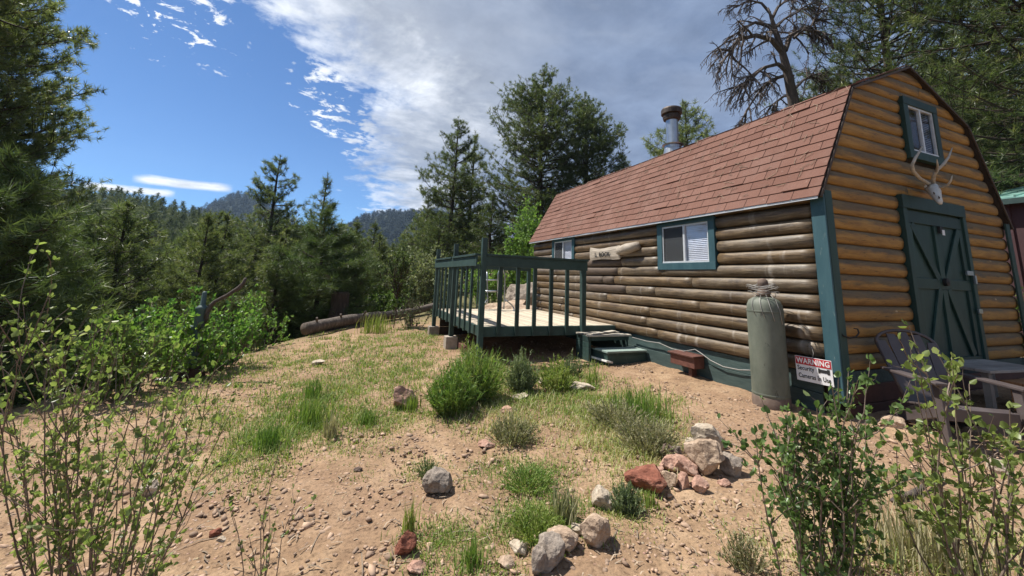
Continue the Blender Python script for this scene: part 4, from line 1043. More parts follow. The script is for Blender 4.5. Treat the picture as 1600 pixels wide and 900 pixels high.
def tuft(px, py, hpx, wpx, n, mat, label, dr, lean=.45, name='grass_tuft', cat='grass', group='tall grass tufts'):
    g = G(px, py); sc = (MW.T @ (g-EYE))[2]/F; h = hpx*sc; w = wpx*sc
    q = RNG.normal(0, .28, (n, 2))*w; P0 = np.column_stack([q, gz(g[0]+q[:, 0], g[1]+q[:, 1])-g[2]-.005])
    V, Fc, T = blades(P0, h*RNG.uniform(.45, 1.1, n), np.full(n, .004+.001*np.hypot(g[0], g[1])), RNG.uniform(.05, lean, n), np.clip(dr+RNG.normal(0, .18, n), 0, 1))
    o = fast_mesh(name, V, 3, mat, T, None, False, Fc); o.location = g; tag(o, label, cat, group); return o
for a_ in ((884, 815, 55, 34, 160, 'drygrass', 'tall yellow-green grass tuft above the broad rough tan rock', .35), (640, 832, 50, 14, 60, 'grass', 'thin upright grass tuft directly above the reddish cracked rock', .55),
           (420, 700, 40, 36, 160, 'grass', 'dark spiky green tuft at the left edge of the bare dirt', .15), (482, 662, 45, 50, 220, 'grass', 'broad bright tuft in the middle of the grassy strip', .3),
           (515, 685, 44, 20, 100, 'drygrass', 'yellowing reddish tuft beside the broad bright tuft', .6), (573, 665, 28, 22, 120, 'grass', 'short dense green tuft left of the cracked tan-pink rock', .15),
           (1000, 650, 48, 70, 300, 'grass', 'wide yellow-green tuft right of the weeds before the box', .35), (926, 602, 44, 16, 40, 'grass', 'tall thin weed stalks in front of the box steps', .45),
           (1013, 790, 26, 20, 70, 'grass', 'small bright tuft in front of the rust-red boulder', .4), (735, 885, 40, 40, 120, 'grass', 'green tuft at the bottom edge right of the reddish rock', .25),
           (1440, 880, 110, 130, 260, 'drygrass', 'long dry grass between the two right foreground bushes', .8), (642, 640, 30, 30, 110, 'grass', 'green tuft growing against the cracked tan-pink rock', .2),
           (490, 622, 34, 30, 130, 'grass', 'bushy tuft at the far side of the grassy strip', .25), (585, 520, 34, 40, 140, 'grass', 'light tuft in front of the fallen log', .4)):
    tuft(a_[0], a_[1], a_[2], a_[3], a_[4], M[a_[5]], a_[6], a_[7])

# ================================================================== SHRUBS (stems + leaves)
def leaf_arrays(P, D, L, W, rg):
    """folded oval leaves: 6 verts, 2 quads"""
    N_ = len(P); D = D/np.linalg.norm(D, axis=1)[:, None]
    r_ = rg.normal(size=(N_, 3)); S = np.cross(D, r_); S /= np.linalg.norm(S, axis=1)[:, None]; U = np.cross(S, D)
    L = L[:, None]; W = W[:, None]; fold = .35
    b = P; t = P+D*L+U*L*-.08
    l1 = P+D*L*.35+S*W*.5+U*W*fold*.5; l2 = P+D*L*.75+S*W*.38+U*W*fold*.4
    r1 = P+D*L*.35-S*W*.5+U*W*fold*.5; r2 = P+D*L*.75-S*W*.38+U*W*fold*.4
    V = np.stack([b, l1, l2, t, r2, r1], 1).reshape(-1, 3)
    k = np.arange(N_)[:, None]*6; Fc = np.concatenate([k+np.array([[0, 1, 2, 3]]), k+np.array([[0, 3, 4, 5]])])
    return V, Fc
def shrub(name, loc, stems, label, cat, leafm, twigm, leaf=(.028, .017), per=1.0, side=.5, group=None, seed=1, bare=.12, nodes=10, rad=.005, cluster=3, droop=0):
    """stems: list of (root, tip) offsets"""
    rg = np.random.default_rng(seed); root = empty(name, loc, label, cat, group)
    tw = MB(); P = []; D = []
    def twig(p0, p1, r0, lvl):
        L = np.linalg.norm(p1-p0); m = 7; bend = rg.normal(0, .06, 3)*L
        pts = [p0+(p1-p0)*t+bend*math.sin(t*pi)+rg.normal(0, .008, 3)*L for t in np.linspace(0, 1, m)]
        tw.tube(pts, np.linspace(r0, r0*.35, m), 5, False)
        pts = np.array(pts); nn = max(3, int(nodes*L*per)) if lvl else max(3, int(nodes*L*per*.9))
        for t in np.linspace(bare if lvl == 0 else .1, 1, nn):
            i = min(m-2, int(t*(m-1))); q = pts[i]+(pts[i+1]-pts[i])*(t*(m-1)-i); d = pts[i+1]-pts[i]; d = d/np.linalg.norm(d)
            for c in range(rg.integers(1, cluster+1)):
                dd = d*rg.uniform(.2, .9)+rg.normal(0, .55, 3)+np.array((0, 0, .25-droop)); P.append(q+rg.normal(0, .004, 3)); D.append(dd)
        if lvl < 2:
            for k in range(int(round(side*L*7/(lvl+1)+rg.random()*.8))):
                t = rg.uniform(.25, .92); i = min(m-2, int(t*(m-1))); q = pts[i]; d = p1-p0
                dd = d/np.linalg.norm(d)+rg.normal(0, .5, 3)+np.array((0, 0, .15)); dd /= np.linalg.norm(dd)
                twig(q, q+dd*L*rg.uniform(.16, .36), r0*.55, lvl+1)
    for a, b_ in stems: twig(np.array(a, float), np.array(b_, float), rad*rg.uniform(.8, 1.3), 0)
    tw.build('stems', twigm, root, True)
    P = np.array(P); D = np.array(D); N_ = len(P); sz = rg.uniform(.55, 1.2, N_)
    V, Fc = leaf_arrays(P, D, leaf[0]*sz, leaf[1]*sz*rg.uniform(.8, 1.15, N_), rg)
    fast_mesh('leaves', V, 4, leafm, np.repeat(np.clip(rg.normal(.5, .25, N_), 0, 1), 6), root, False, Fc)
    return root
# front right-centre bush: px 1180-1390, y 530-900
g = G(1285, 905)
def stems_from(pxlist, base_px, base_py, dist_extra=0, spread=.12, seed=0):
    """stems whose tips stand at given picture directions at the bush's distance"""
    rg = np.random.default_rng(seed); g = G(base_px, base_py); dep = (MW.T @ (g-EYE))[2]; out = []
    for (px, py) in pxlist:
        dd = dep+rg.uniform(-spread, spread)+dist_extra
        tip = EYE+ray(px, py)*dd/F-g; bx_ = base_px+(px-base_px)*.45
        rt = EYE+ray(bx_, base_py)*dd/F-g; z = float(gz(g[0]+rt[0], g[1]+rt[1]))-g[2]; rt[2] = z-.02
        out.append((rt, tip))
    return g, out
g, stl = stems_from([(1180, 680), (1192, 630), (1215, 690), (1228, 665), (1240, 655), (1255, 650), (1268, 640), (1280, 640), (1290, 650), (1302, 605), (1312, 590), (1325, 580), (1335, 600), (1345, 650), (1352, 655), (1362, 660), (1372, 700), (1380, 740), (1265, 700), (1310, 690), (1330, 720), (1240, 720), (1210, 740), (1290, 740), (1350, 760)], 1285, 915, 0, .14, 3)
shrub('leafy_bush', g, stl, 'dense small-leaved green bush in front of the warning sign', 'bush', M['leaf'], M['twig'], (.032, .022), 1.9, .9, seed=5, nodes=11, rad=.0045, cluster=4)
g, stl = stems_from([(1425, 510), (1420, 545), (1470, 560), (1500, 575), (1520, 600), (1400, 700), (1408, 690), (1450, 640), (1485, 600), (1590, 690), (1570, 670), (1600, 720), (1430, 720), (1620, 760), (1510, 690), (1540, 730), (1580, 640), (1460, 700), (1640, 700)], 1560, 930, 0, .10, 4)
shrub('leafy_bush', g, stl, 'sparse tall bush in the right corner before the porch chair', 'bush', M['leaf_front'], M['twig'], (.040, .027), 1.0, .5, seed=8, nodes=12, rad=.0055, cluster=3)
# left foreground bush (several clumps of one plant)
tips = [(10, 460), (35, 480), (75, 445), (60, 520), (100, 530), (130, 560), (180, 500), (165, 560), (200, 580), (215, 600), (240, 590), (345, 545), (320, 570), (290, 600), (355, 650), (265, 610), (310, 640), (20, 560), (50, 600), (90, 620), (140, 640), (230, 690), (180, 690), (0, 520), (-40, 480), (-20, 600), (265, 700), (300, 720), (210, 740), (120, 730), (60, 720), (340, 730), (150, 780), (250, 790), (20, 760), (90, 800), (300, 800)]
g, stl = stems_from(tips, 120, 960, 0, .22, 6)
shrub('twiggy_bush', g, stl, 'large sparse twiggy bush with budding leaves filling the lower left foreground', 'bush', M['leaf_front'], M['twig'], (.029, .020), .78, .62, seed=12, nodes=14, rad=.0036, cluster=3)
g, stl = stems_from([(440, 690), (405, 790), (420, 800), (470, 765), (430, 830), (390, 840), (360, 790)], 400, 930, 0, .08, 7)
shrub('twiggy_bush', g, stl, 'few thin bare-stemmed sprigs at the bottom right of the large twiggy bush', 'bush', M['leaf_front'], M['twig'], (.024, .015), .7, .35, seed=14, nodes=10, rad=.0032, cluster=2)
# bright green bush behind the pump
def round_bush(name, px, py, dist, W, Hh, nst, label, leafm, seed, leaf=(.07, .045), cat='bush', group=None, per=1.0, twig='twig'):
    x, y, _ = azim(px, py, dist); z = float(gz(x, y)); rg = np.random.default_rng(seed); st_ = []
    for k in range(nst):
        a = rg.uniform(0, 2*pi); rr_ = math.sqrt(rg.random())
        top = np.array((math.cos(a)*rr_*W, math.sin(a)*rr_*W, Hh*(1-.45*rr_**2)*rg.uniform(.75, 1.08))); st_.append((np.array((math.cos(a)*rr_*W*.4, math.sin(a)*rr_*W*.4, -.1)), top))
    return shrub(name, (x, y, z), st_, label, cat, leafm, M[twig], leaf, per, .55, group, seed, .25, 9, .009, 4)
round_bush('leafy_bush', 235, 540, 7.6, .85, 1.05, 36, 'bright green leafy bush left of the hand pump', M['leaf_bright'], 31, per=1.3)
round_bush('leafy_bush', 335, 525, 8.2, .75, 1.05, 34, 'bright green leafy bush right of the hand pump', M['leaf_bright'], 32, per=1.3)
round_bush('leafy_bush', 280, 520, 9.0, .8, 1.4, 30, 'taller leafy bush directly behind the hand pump', M['leaf_bright'], 33, per=1.2)
round_bush('leafy_bush', 400, 500, 10.5, .6, 1.3, 20, 'loose leafy bush at the edge of the slope right of the others', M['leaf_bright'], 34)
round_bush('leafy_bush', 170, 560, 7.0, .7, 1.0, 22, 'low leafy bush at the left end of the bright bushes', M['leaf'], 35)
round_bush('leafy_bush', 646, 490, 11.6, .45, .9, 16, 'small dull green shrub beside the round sapling', M['sage'], 36, (.05, .03))
round_bush('leafy_bush', 660, 440, 17.5, 1.8, 2.6, 46, 'pale olive thicket beyond the log left of the deck', M['sage'], 37, (.10, .065))
round_bush('leafy_bush', 600, 470, 17.0, 1.5, 1.6, 30, 'light green thicket behind the fallen log', M['leaf'], 38, (.10, .06))
round_bush('leafy_bush', 770, 440, 16.5, 1.3, 1.9, 34, 'green thicket seen through the deck railing', M['leaf_bright'], 39, (.09, .06))
round_bush('leafy_bush', 836, 365, 17.0, 1.3, 4.0, 40, 'sunlit yellow-green bush at the far end of the cabin', M['leaf_bright'], 40, (.12, .06))
round_bush('leafy_bush', 1596, 490, 10.2, .55, 1.4, 20, 'small bush at the right edge beside the red shed', M['leaf'], 41, (.05, .035))
# rabbitbrush and other weeds: many upright thin stems
def brush(px, py, wpx, hpx, n, m, label, dr, lean=.5, name='rabbitbrush'):
    g = G(px, py); sc = (MW.T @ (g-EYE))[2]/F; h = hpx*sc; w = wpx*sc; rg = RNG; n = int(n*.42)
    a = rg.uniform(0, 2*pi, n); r_ = np.sqrt(rg.random(n)); q = np.stack([np.cos(a)*r_, np.sin(a)*r_], 1)
    rt = np.column_stack([q*w*.26, np.zeros(n)-.01]); hh = h*(1-.5*r_**2)*rg.uniform(.65, 1.12, n)*(1+.15*np.sin(q[:, 0]*5+px))
    tip = np.column_stack([q*w*.52+rg.normal(0, .05, (n, 2))*w*(1+lean), hh]); ax = tip-rt; L = np.linalg.norm(ax, axis=1)
    sd = np.cross(ax, rg.normal(size=(n, 3))); sd /= np.linalg.norm(sd, axis=1)[:, None]; sw = .0022+.0005*np.hypot(g[0], g[1])
    V1 = np.stack([rt-sd*sw, rt+sd*sw, tip], 1); T1 = np.clip(dr+.35+rg.normal(0, .12, n), 0, 1)
    K = 17; t = rg.uniform(.22, 1.0, (n, K, 1)); c = rt[:, None, :]+ax[:, None, :]*t; d = ax[:, None, :]/L[:, None, None]*.8+rg.normal(0, .42, (n, K, 3)); d /= np.linalg.norm(d, axis=2)[..., None]
    ll = h*rg.uniform(.07, .17, (n, K, 1)); s2 = np.cross(d, rg.normal(size=(n, K, 3))); s2 /= np.linalg.norm(s2, axis=2)[..., None]; lw = .0019+.00085*np.hypot(g[0], g[1])
    V2 = np.stack([c-s2*lw, c+s2*lw, c+d*ll], 2).reshape(-1, 3, 3); T2 = np.clip(dr*.9+rg.normal(0, .16, (n, 1))+rg.normal(0, .1, (n, K)), 0, 1).ravel()
    V = np.concatenate([V1, V2]).reshape(-1, 3); T = np.repeat(np.concatenate([T1, T2]), 3)
    o = fast_mesh(name, V, 3, m, T); o.location = g; return tag(o, label, 'shrub')
brush(705, 645, 75, 70, 900, M['grass'], 'dense bright green rabbitbrush below the deck corner', .28)
brush(745, 625, 85, 80, 800, M['grass'], 'taller olive rabbitbrush against the deck post', .5)
brush(812, 612, 50, 56, 420, M['sage'], 'silvery green sage clump before the dark deck underside', .45)
brush(868, 610, 56, 44, 380, M['grass'], 'yellow-green weed clump right of the silvery sage', .45)
brush(893, 590, 30, 34, 160, M['sage'], 'grey-green weeds beside the white plank', .4)
brush(800, 690, 72, 38, 420, M['drygrass'], 'grey dried weed clump on the bare dirt', .35, .8)
brush(978, 800, 44, 40, 420, M['sage'], 'low dark grey-green weed behind the big smooth boulder', .45, .8)
brush(960, 665, 92, 36, 420, M['drygrass'], 'dry grey-tan weed clump left of the rock heap', .45, .7)
brush(1010, 700, 100, 42, 520, M['drygrass'], 'pale feathery dry weeds directly behind the rock heap', .35, .7)
brush(826, 760, 90, 25, 420, M['grass'], 'low green weed patch in the bare dirt', .4, .8)
brush(842, 838, 90, 34, 520, M['grass'], 'bright green weed patch above the grey edging rocks', .32, .7)
brush(668, 745, 36, 26, 140, M['sage'], 'small weed right behind the lone angular rock', .3, .8)
brush(1165, 890, 60, 50, 160, M['drygrass'], 'dry weed at the left foot of the dense bush', .4, .9)

# ================================================================== TREES
def pine_mesh(seed, H, R, cb_=.15, levels=34, per=5, tl=.22, nn=14, nw=.013, tden=1.0, needle='needle', trunk_r=None, droop=.0, shape=.8, bare_low=0):
    """returns (trunk mesh object data, crown data) as two meshes"""
    rg = np.random.default_rng(seed); tw = MB(); tr = trunk_r or H*.016
    m = 12; ph = rg.uniform(0, 6); wob = H*.006
    tp = lambda t: np.array((wob*math.sin(t*5+ph), wob*math.cos(t*4+ph), t*H))
    tw.tube([tp(t) for t in np.linspace(0, 1, m)], [tr*(1-t)**.8+.012 for t in np.linspace(0, 1, m)], 8)
    C = []; D = []; TW0 = []; TW1 = []
    for k in range(levels):
        t = cb_+(1-cb_)*(k+rg.uniform(-.4, .4))/levels; t = min(.985, max(.03, t)); tt = (t-cb_)/(1-cb_); tt = max(0, tt)
        prof = (1-tt**shape)*(.62+.38*min(1, tt/.25))+.06
        nb = max(3, int(per*(1 if tt < .8 else .8)))
        gapr = rg.random() < .12
        for b_ in range(nb):
            if gapr and b_ % 2: continue
            a = rg.uniform(0, 2*pi); L = max(.25, R*prof*rg.uniform(.55, 1.2)); el = (-.18-droop+.62*tt)+rg.normal(0, .12)
            d = np.array((math.cos(a)*math.cos(el), math.sin(a)*math.cos(el), math.sin(el)))
            p0 = tp(t); pts = [p0]; q = p0; seg = 5
            for i in range(seg):
                d = d+np.array((0, 0, .10+.02*i))+rg.normal(0, .12, 3); d /= np.linalg.norm(d); q = q+d*L/seg; pts.append(q)
            tw.tube(pts, np.linspace(tr*.22*(1-tt*.5)*(L/R)**.5+.006, .006, seg+1), 4, False)
            pts = np.array(pts); st_ = .30 if tt < .75 else .1
            nt = max(3, int(L*6.5*tden))
            for j in range(nt):
                u = st_+(1-st_)*(j+rg.random())/nt; i = min(seg-1, int(u*seg)); c = pts[i]+(pts[i+1]-pts[i])*(u*seg-i); bd = pts[i+1]-pts[i]; bd = bd/np.linalg.norm(bd)
                side = np.cross(bd, (0, 0, 1.)); sl = L*.30*(1-.55*abs(u-.55))*rg.uniform(-1, 1)
                vv_ = rg.uniform(-.25, .75)
                off = side*sl*1.15+bd*abs(sl)*rg.uniform(.2, .8)+np.array((0, 0, abs(sl)*vv_+rg.normal(0, .03)))
                if j == nt-1: off = off*0
                e_ = c+off
                if np.linalg.norm(off) > .1: TW0.append(c); TW1.append(e_)
                for q_ in range(2 if np.linalg.norm(off) > .15 else 1):
                    if q_: e_ = c+off*rg.uniform(.55, .9)+rg.normal(0, .07, 3)
                    C.append(e_); D.append(None)
                dd = bd*.6+off/(np.linalg.norm(off)+.1)*.6+np.array((0, 0, .5)); dd = dd/np.linalg.norm(dd)
                for q_ in range(len(D)-1, -1, -1):
                    if D[q_] is not None: break
                    D[q_] = dd
    C.append(tp(1.0)); D.append(np.array((0, 0, 1.)))
    if TW0:
        A = np.array(TW0); B = np.array(TW1); ax = B-A; s1 = np.cross(ax, (0.3, .2, 1.)); s1 /= np.linalg.norm(s1, axis=1)[:, None]+1e-9; s2 = np.cross(ax, s1); s2 /= np.linalg.norm(s2, axis=1)[:, None]+1e-9
        q = [A+s1*.009, A-s1*.005+s2*.008, A-s1*.005-s2*.008, B+s1*.005, B-s1*.003+s2*.004, B-s1*.003-s2*.004]
        VV = np.stack(q, 1).reshape(-1, 3); b0 = np.arange(len(A))*6
        tw.add(VV, np.concatenate([np.stack([b0+i, b0+(i+1) % 3, b0+3+(i+1) % 3, b0+3+i], 1) for i in range(3)]), np.full(len(VV), .5))
    C = np.array(C); D = np.array(D); N_ = len(C)
    nd = D[:, None, :]*.38+rg.normal(0, .62, (N_, nn, 3)); nd /= np.linalg.norm(nd, axis=2)[..., None]
    ln = tl*rg.uniform(.65, 1.15, (N_, nn, 1)); base = C[:, None, :]+nd*tl*.06-D[:, None, :]*rg.uniform(0, .5, (N_, nn, 1))*tl
    sd = np.cross(nd, rg.normal(size=(N_, nn, 3))); sd /= np.linalg.norm(sd, axis=2)[..., None]
    tip = base+nd*ln
    V = np.stack([base-sd*nw/2, base+sd*nw/2, tip+sd*nw*.22], 2).reshape(-1, 3)
    tint = np.clip(rg.normal(.45, .2, N_)[:, None]+rg.normal(0, .1, (N_, nn)), 0, 1)
    return tw, V, np.repeat(tint.ravel(), 3)
LIB = {}
def lib_tree(key, needle, bark='bark', **kw):
    tw, V, T = pine_mesh(**kw)
    a = tw.build('trunk', M[bark], None, True); b_ = fast_mesh('crown', V, 3, M[needle], T)
    for o in (a, b_): COL.objects.unlink(o)
    LIB[key] = (a, b_, kw['H'])
def place(key, x, y, z, h, label, name='pine_tree', cat='tree', group=None, rz=0, lean=(0, 0), sxy=1.0):
    a, b_, H0 = LIB[key]; e = empty(name, (x, y, z), label, cat, group, rz); s = h/H0; e.scale = (s*sxy, s*sxy, s); e.rotation_euler = (lean[0], lean[1], rz)
    for q in (a, b_):
        c = q.copy(); COL.objects.link(c); c.parent = e; c.name = q.name.split('.')[0]
    return e
def place_top(key, px, ptop, dist, label, **kw):
    x, y, zt = azim(px, ptop, dist); z = float(gz(x, y))-.15; return place(key, x, y, z, zt-z, label, **kw)
lib_tree('big', 'needle', seed=1, H=15, R=4.3, cb_=.10, levels=46, per=6, tl=.20, nn=18, nw=.024, tden=1.15, shape=3.2)
lib_tree('big_b', 'needle', seed=2, H=14, R=3.6, cb_=.12, levels=40, per=6, tl=.20, nn=18, nw=.024, tden=1.15, shape=3.2)
lib_tree('open', 'needle', seed=3, H=12, R=3.0, cb_=.12, levels=32, per=5, tl=.21, nn=17, nw=.024, tden=1.05, shape=2.2)
lib_tree('mid_a', 'needle', seed=4, H=9, R=2.4, cb_=.10, levels=28, per=5, tl=.25, nn=13, nw=.026, tden=.9, shape=2.0)
lib_tree('mid_b', 'needle', seed=5, H=9, R=1.9, cb_=.14, levels=26, per=5, tl=.25, nn=13, nw=.026, tden=.9, shape=2.4)
lib_tree('mid_c', 'needle', seed=6, H=9, R=2.7, cb_=.12, levels=26, per=5, tl=.26, nn=13, nw=.028, tden=.85, shape=3.0)
lib_tree('slim', 'needle', seed=7, H=10, R=1.5, cb_=.25, levels=26, per=4, tl=.25, nn=14, nw=.024, tden=1.0, shape=2.6)
lib_tree('young', 'needle_young', seed=8, H=4.3, R=1.75, cb_=.06, levels=20, per=6, tl=.24, nn=24, nw=.013, tden=1.3, shape=1.8)
lib_tree('near', 'needle', seed=9, H=16, R=3.6, cb_=.06, levels=60, per=7, tl=.18, nn=22, nw=.019, tden=1.6, shape=2.6)
lib_tree('right', 'needle', seed=10, H=15, R=4.0, cb_=.12, levels=48, per=6, tl=.20, nn=20, nw=.018, tden=.72, shape=2.4)
lib_tree('far_a', 'needle_far', seed=11, H=9, R=1.9, cb_=.08, levels=22, per=4, tl=.45, nn=8, nw=.06, tden=.42, shape=2.0)
lib_tree('far_b', 'needle_far', seed=12, H=9, R=1.5, cb_=.10, levels=20, per=4, tl=.45, nn=8, nw=.06, tden=.42, shape=2.6)
# --- single trees that stand out
place_top('near', -70, -420, 14.5, 'huge dark pine towering over the left edge of the clearing', rz=1.0, sxy=.86)
place_top('near', -10, -150, 18.5, 'second tall dark pine close behind the huge left pine', rz=3.0, sxy=.95)
place_top('young', 30, 238, 9.0, 'younger long-needled pine in front of the huge dark left pine', rz=.4)
place_top('mid_c', -60, 260, 11.5, 'bushy pine at the far left edge behind the twiggy bush', rz=2.4)
place_top('open', 440, 243, 27, 'tall open-crowned pine rising right of the blue mountain', rz=.3)
place_top('slim', 512, 272, 31, 'slim ragged pine right of the tall open-crowned pine', rz=1.3)
place_top('young', 511, 328, 14.3, 'light green young pine directly behind the fallen log', rz=2.0, sxy=1.15)
place_top('young', 455, 400, 16.0, 'small young pine left of the light green young pine', rz=.9)
place_top('open', 715, 183, 25, 'pointed pine standing alone left of the largest pine', rz=2.2, sxy=.95)
place_top('slim', 742, 205, 26.5, 'slim pine tight against the pointed pine', rz=.2)
place_top('big', 850, 108, 24, 'largest pine with a wide dark crown behind the deck', rz=.7)
place_top('big_b', 915, 146, 26, 'full pine partly behind the right of the largest pine', rz=1.9)
place_top('mid_a', 770, 300, 21, 'lower dark pine filling the gap left of the largest pine', rz=2.9, sxy=1.2)
place_top('mid_c', 690, 330, 22, 'dark bushy pine beyond the far deck posts', rz=1.4)
place_top('mid_c', 1072, 160, 31, 'pine showing behind the metal chimney', rz=1.0, sxy=1.0)
place_top('mid_c', 975, 245, 27, 'low pine crown just showing over the roof left of the chimney', rz=.5)
place_top('right', 1345, -190, 17, 'tall pine right above the roof ridge beside the dead tree', rz=.1, lean=(.0, .0), sxy=.72)
place_top('right', 1585, -330, 15.5, 'massive pine with dark limbs at the upper right', rz=2.1)
place_top('right', 1530, -60, 22, 'tall pine behind the right slope of the cabin roof', rz=1.1, sxy=.8)
place_top('mid_c', 1480, 120, 24, 'pale bushy pine filling the gap behind the gable peak', rz=.9, sxy=1.0)
place_top('mid_c', 1570, 170, 27, 'bushy pine behind the green shed roof', rz=.2, sxy=1.1)
place_top('mid_a', 1280, 110, 30, 'small pine at the foot of the dead tree', rz=1.7, sxy=1.2)
place_top('mid_c', 1430, 60, 33, 'distant pine between the two tall right pines', rz=2.7, sxy=.9)
# sapling with a round crown
rb = G(614, 512)
rg = np.random.default_rng(77); stl = [(np.array((0, 0, -.05)), np.array((.03, .02, 1.3)))]
for k in range(30):
    a = rg.uniform(0, 6.28); rr_ = math.sqrt(rg.random()); z = rg.uniform(1.0, 2.2); q = np.array((math.cos(a)*rr_*.58, math.sin(a)*rr_*.58, z))*np.array((1-.5*max(0, (z-1.6)/.6), 1-.5*max(0, (z-1.6)/.6), 1))
    stl.append((np.array((.02, .01, rg.uniform(.75, 1.25))), q))
shrub('sapling', rb, stl, 'round-crowned pale green sapling in front of the fallen log', 'tree', M['needle_young'], M['bark'], (.075, .03), 1.4, .5, None, 78, .75, 11, .014, 4)
# dead tree
def dead_tree():
    dist = 17.0; bx_, by_, _ = azim(1256, 330, dist); bz = float(gz(bx_, by_)); root = empty('dead_tree', (bx_, by_, bz), 'bare dead tree with drooping twigs leaning over the roof', 'tree'); so = np.array((bx_, by_, bz))
    dep = (MW.T @ (so-EYE))[2]
    def q(px, py, dd=0): return EYE+ray(px, py)*(dep+dd)/F-so
    rg = np.random.default_rng(8); mb = MB()
    trunk = [np.zeros(3)-np.array((0, 0, .2)), q(1252, 260)*.6, q(1247, 200), q(1240, 160), q(1231, 115), q(1222, 80), q(1212, 50), q(1206, 30), q(1200, 12)]
    mb.tube(trunk, [.24, .21, .19, .165, .13, .10, .08, .055, .025], 10); mb.build('trunk', M['deadwood'], root, True)
    mb = MB()
    def limb(pts, r0, lvl):
        pts = np.array(pts); m = len(pts); mb.tube(pts, np.linspace(r0, max(.006, r0*.3), m), 5 if lvl < 2 else 3, False)
        L = np.linalg.norm(np.diff(pts, axis=0), axis=1).sum()
        if lvl >= 3: return
        for k in range({0: 15, 1: 8, 2: 4}[lvl]):
            i = rg.integers(1, m-1) if m > 2 else 0; t = rg.random(); p = pts[i]+(pts[min(i+1, m-1)]-pts[i])*t; d = pts[min(i+1, m-1)]-pts[i-1]; d = d/np.linalg.norm(d)
            d = d*.8+rg.normal(0, .6, 3)+np.array((0, 0, -.28)); d /= np.linalg.norm(d); l = L*rg.uniform(.25, .5); pp_ = [p]
            for s_ in range(4):
                d = d+np.array((0, 0, -.16))+rg.normal(0, .14, 3); d /= np.linalg.norm(d); pp_.append(pp_[-1]+d*l/4)
            limb(pp_, r0*.42, lvl+1)
    for (pl, r0, dds) in ([((1222, 82), (1205, 62), (1180, 55), (1155, 62), (1138, 85), (1125, 100)), .10, -.6], [((1214, 52), (1200, 40), (1180, 35), (1160, 45), (1140, 60)), .08, .5], [((1240, 120), (1225, 118), (1205, 125), (1185, 145), (1165, 175)), .08, .3],
                         [((1233, 115), (1215, 100), (1195, 105), (1175, 120), (1158, 140)), .08, -.8], [((1226, 80), (1235, 55), (1250, 48), (1268, 40), (1280, 15)), .09, .4], [((1240, 60), (1255, 47), (1275, 48), (1300, 55)), .06, -.3], [((1243, 150), (1225, 150), (1205, 165), (1190, 190)), .06, .6],
                         [((1206, 30), (1215, 12), (1235, -5), (1260, -10)), .06, 0], [((1203, 20), (1190, 5), (1170, 0), (1150, 12)), .05, .4], [((1240, 140), (1255, 125), (1270, 120), (1285, 130)), .06, .5], [((1210, 45), (1225, 30), (1245, 20), (1265, 5)), .05, .3]):
        m = len(pl); limb([q(p[0], p[1], dds*i/(m-1)) for i, p in enumerate(pl)], r0, 0)
    mb.build('branches', M['deadwood'], root, False)
dead_tree()
# --- stand of trees on the slope below the clearing and on the far hillside
rg = np.random.default_rng(99); spots = []
def clear(x, y, d):
    return all((x-a)**2+(y-b_)**2 > d*d for a, b_ in spots)
cnt = 0; tries = 0
while cnt < 118 and tries < 9000:
    tries += 1; an = math.radians(rg.uniform(-37, 17)); r_ = 14+46*rg.random()**1.1; x = r_*math.sin(an); y = r_*math.cos(an); s = -.86*x+.51*y
    if s < 8.0: continue
    if not clear(x, y, 1.9+r_*.018): continue
    spots.append((x, y)); z = float(gz(x, y))-.2; h = rg.uniform(5.5, 9.0)
    # keep crowns below the skyline seen in the photograph
    top_lim = 1.2+r_*rg.uniform(.05, .125) if an < math.radians(8) else 1.2+r_*rg.uniform(.08, .2)
    h = min(h+2, max(3.2, top_lim-z))
    k = rg.choice(['mid_a', 'mid_b', 'mid_c', 'slim', 'young'] if r_ < 34 else ['mid_a', 'mid_b', 'mid_c'], p=[.27, .25, .25, .1, .13] if r_ < 34 else [.4, .3, .3])
    place(k, x, y, z, h, 'green pine in the dense stand below the clearing', group='pines in the stand below the clearing', rz=rg.uniform(0, 6.28), sxy=rg.uniform(.85, 1.25)); cnt += 1
cnt = 0; tries = 0; far = []
while tries < 14000:
    tries += 1; an = math.radians(rg.uniform(-39, 26)); r_ = 58+150*rg.random()**.9; x = r_*math.sin(an); y = r_*math.cos(an); s = -.86*x+.51*y
    if s < 12 or not clear(x, y, 3.0+r_*.006): continue
    spots.append((x, y)); far.append((r_, x, y))
far.sort(); print('far trees', len(far))
for i, (r_, x, y) in enumerate(far[:165]):
    place(rg.choice(['far_a', 'far_b']), x, y, float(gz(x, y))-.3, rg.uniform(6.5, 10.5), 'dark pine on the wooded hillside across the valley', group='pines on the hillside across the valley', rz=rg.uniform(0, 6.28), sxy=rg.uniform(.9, 1.35))
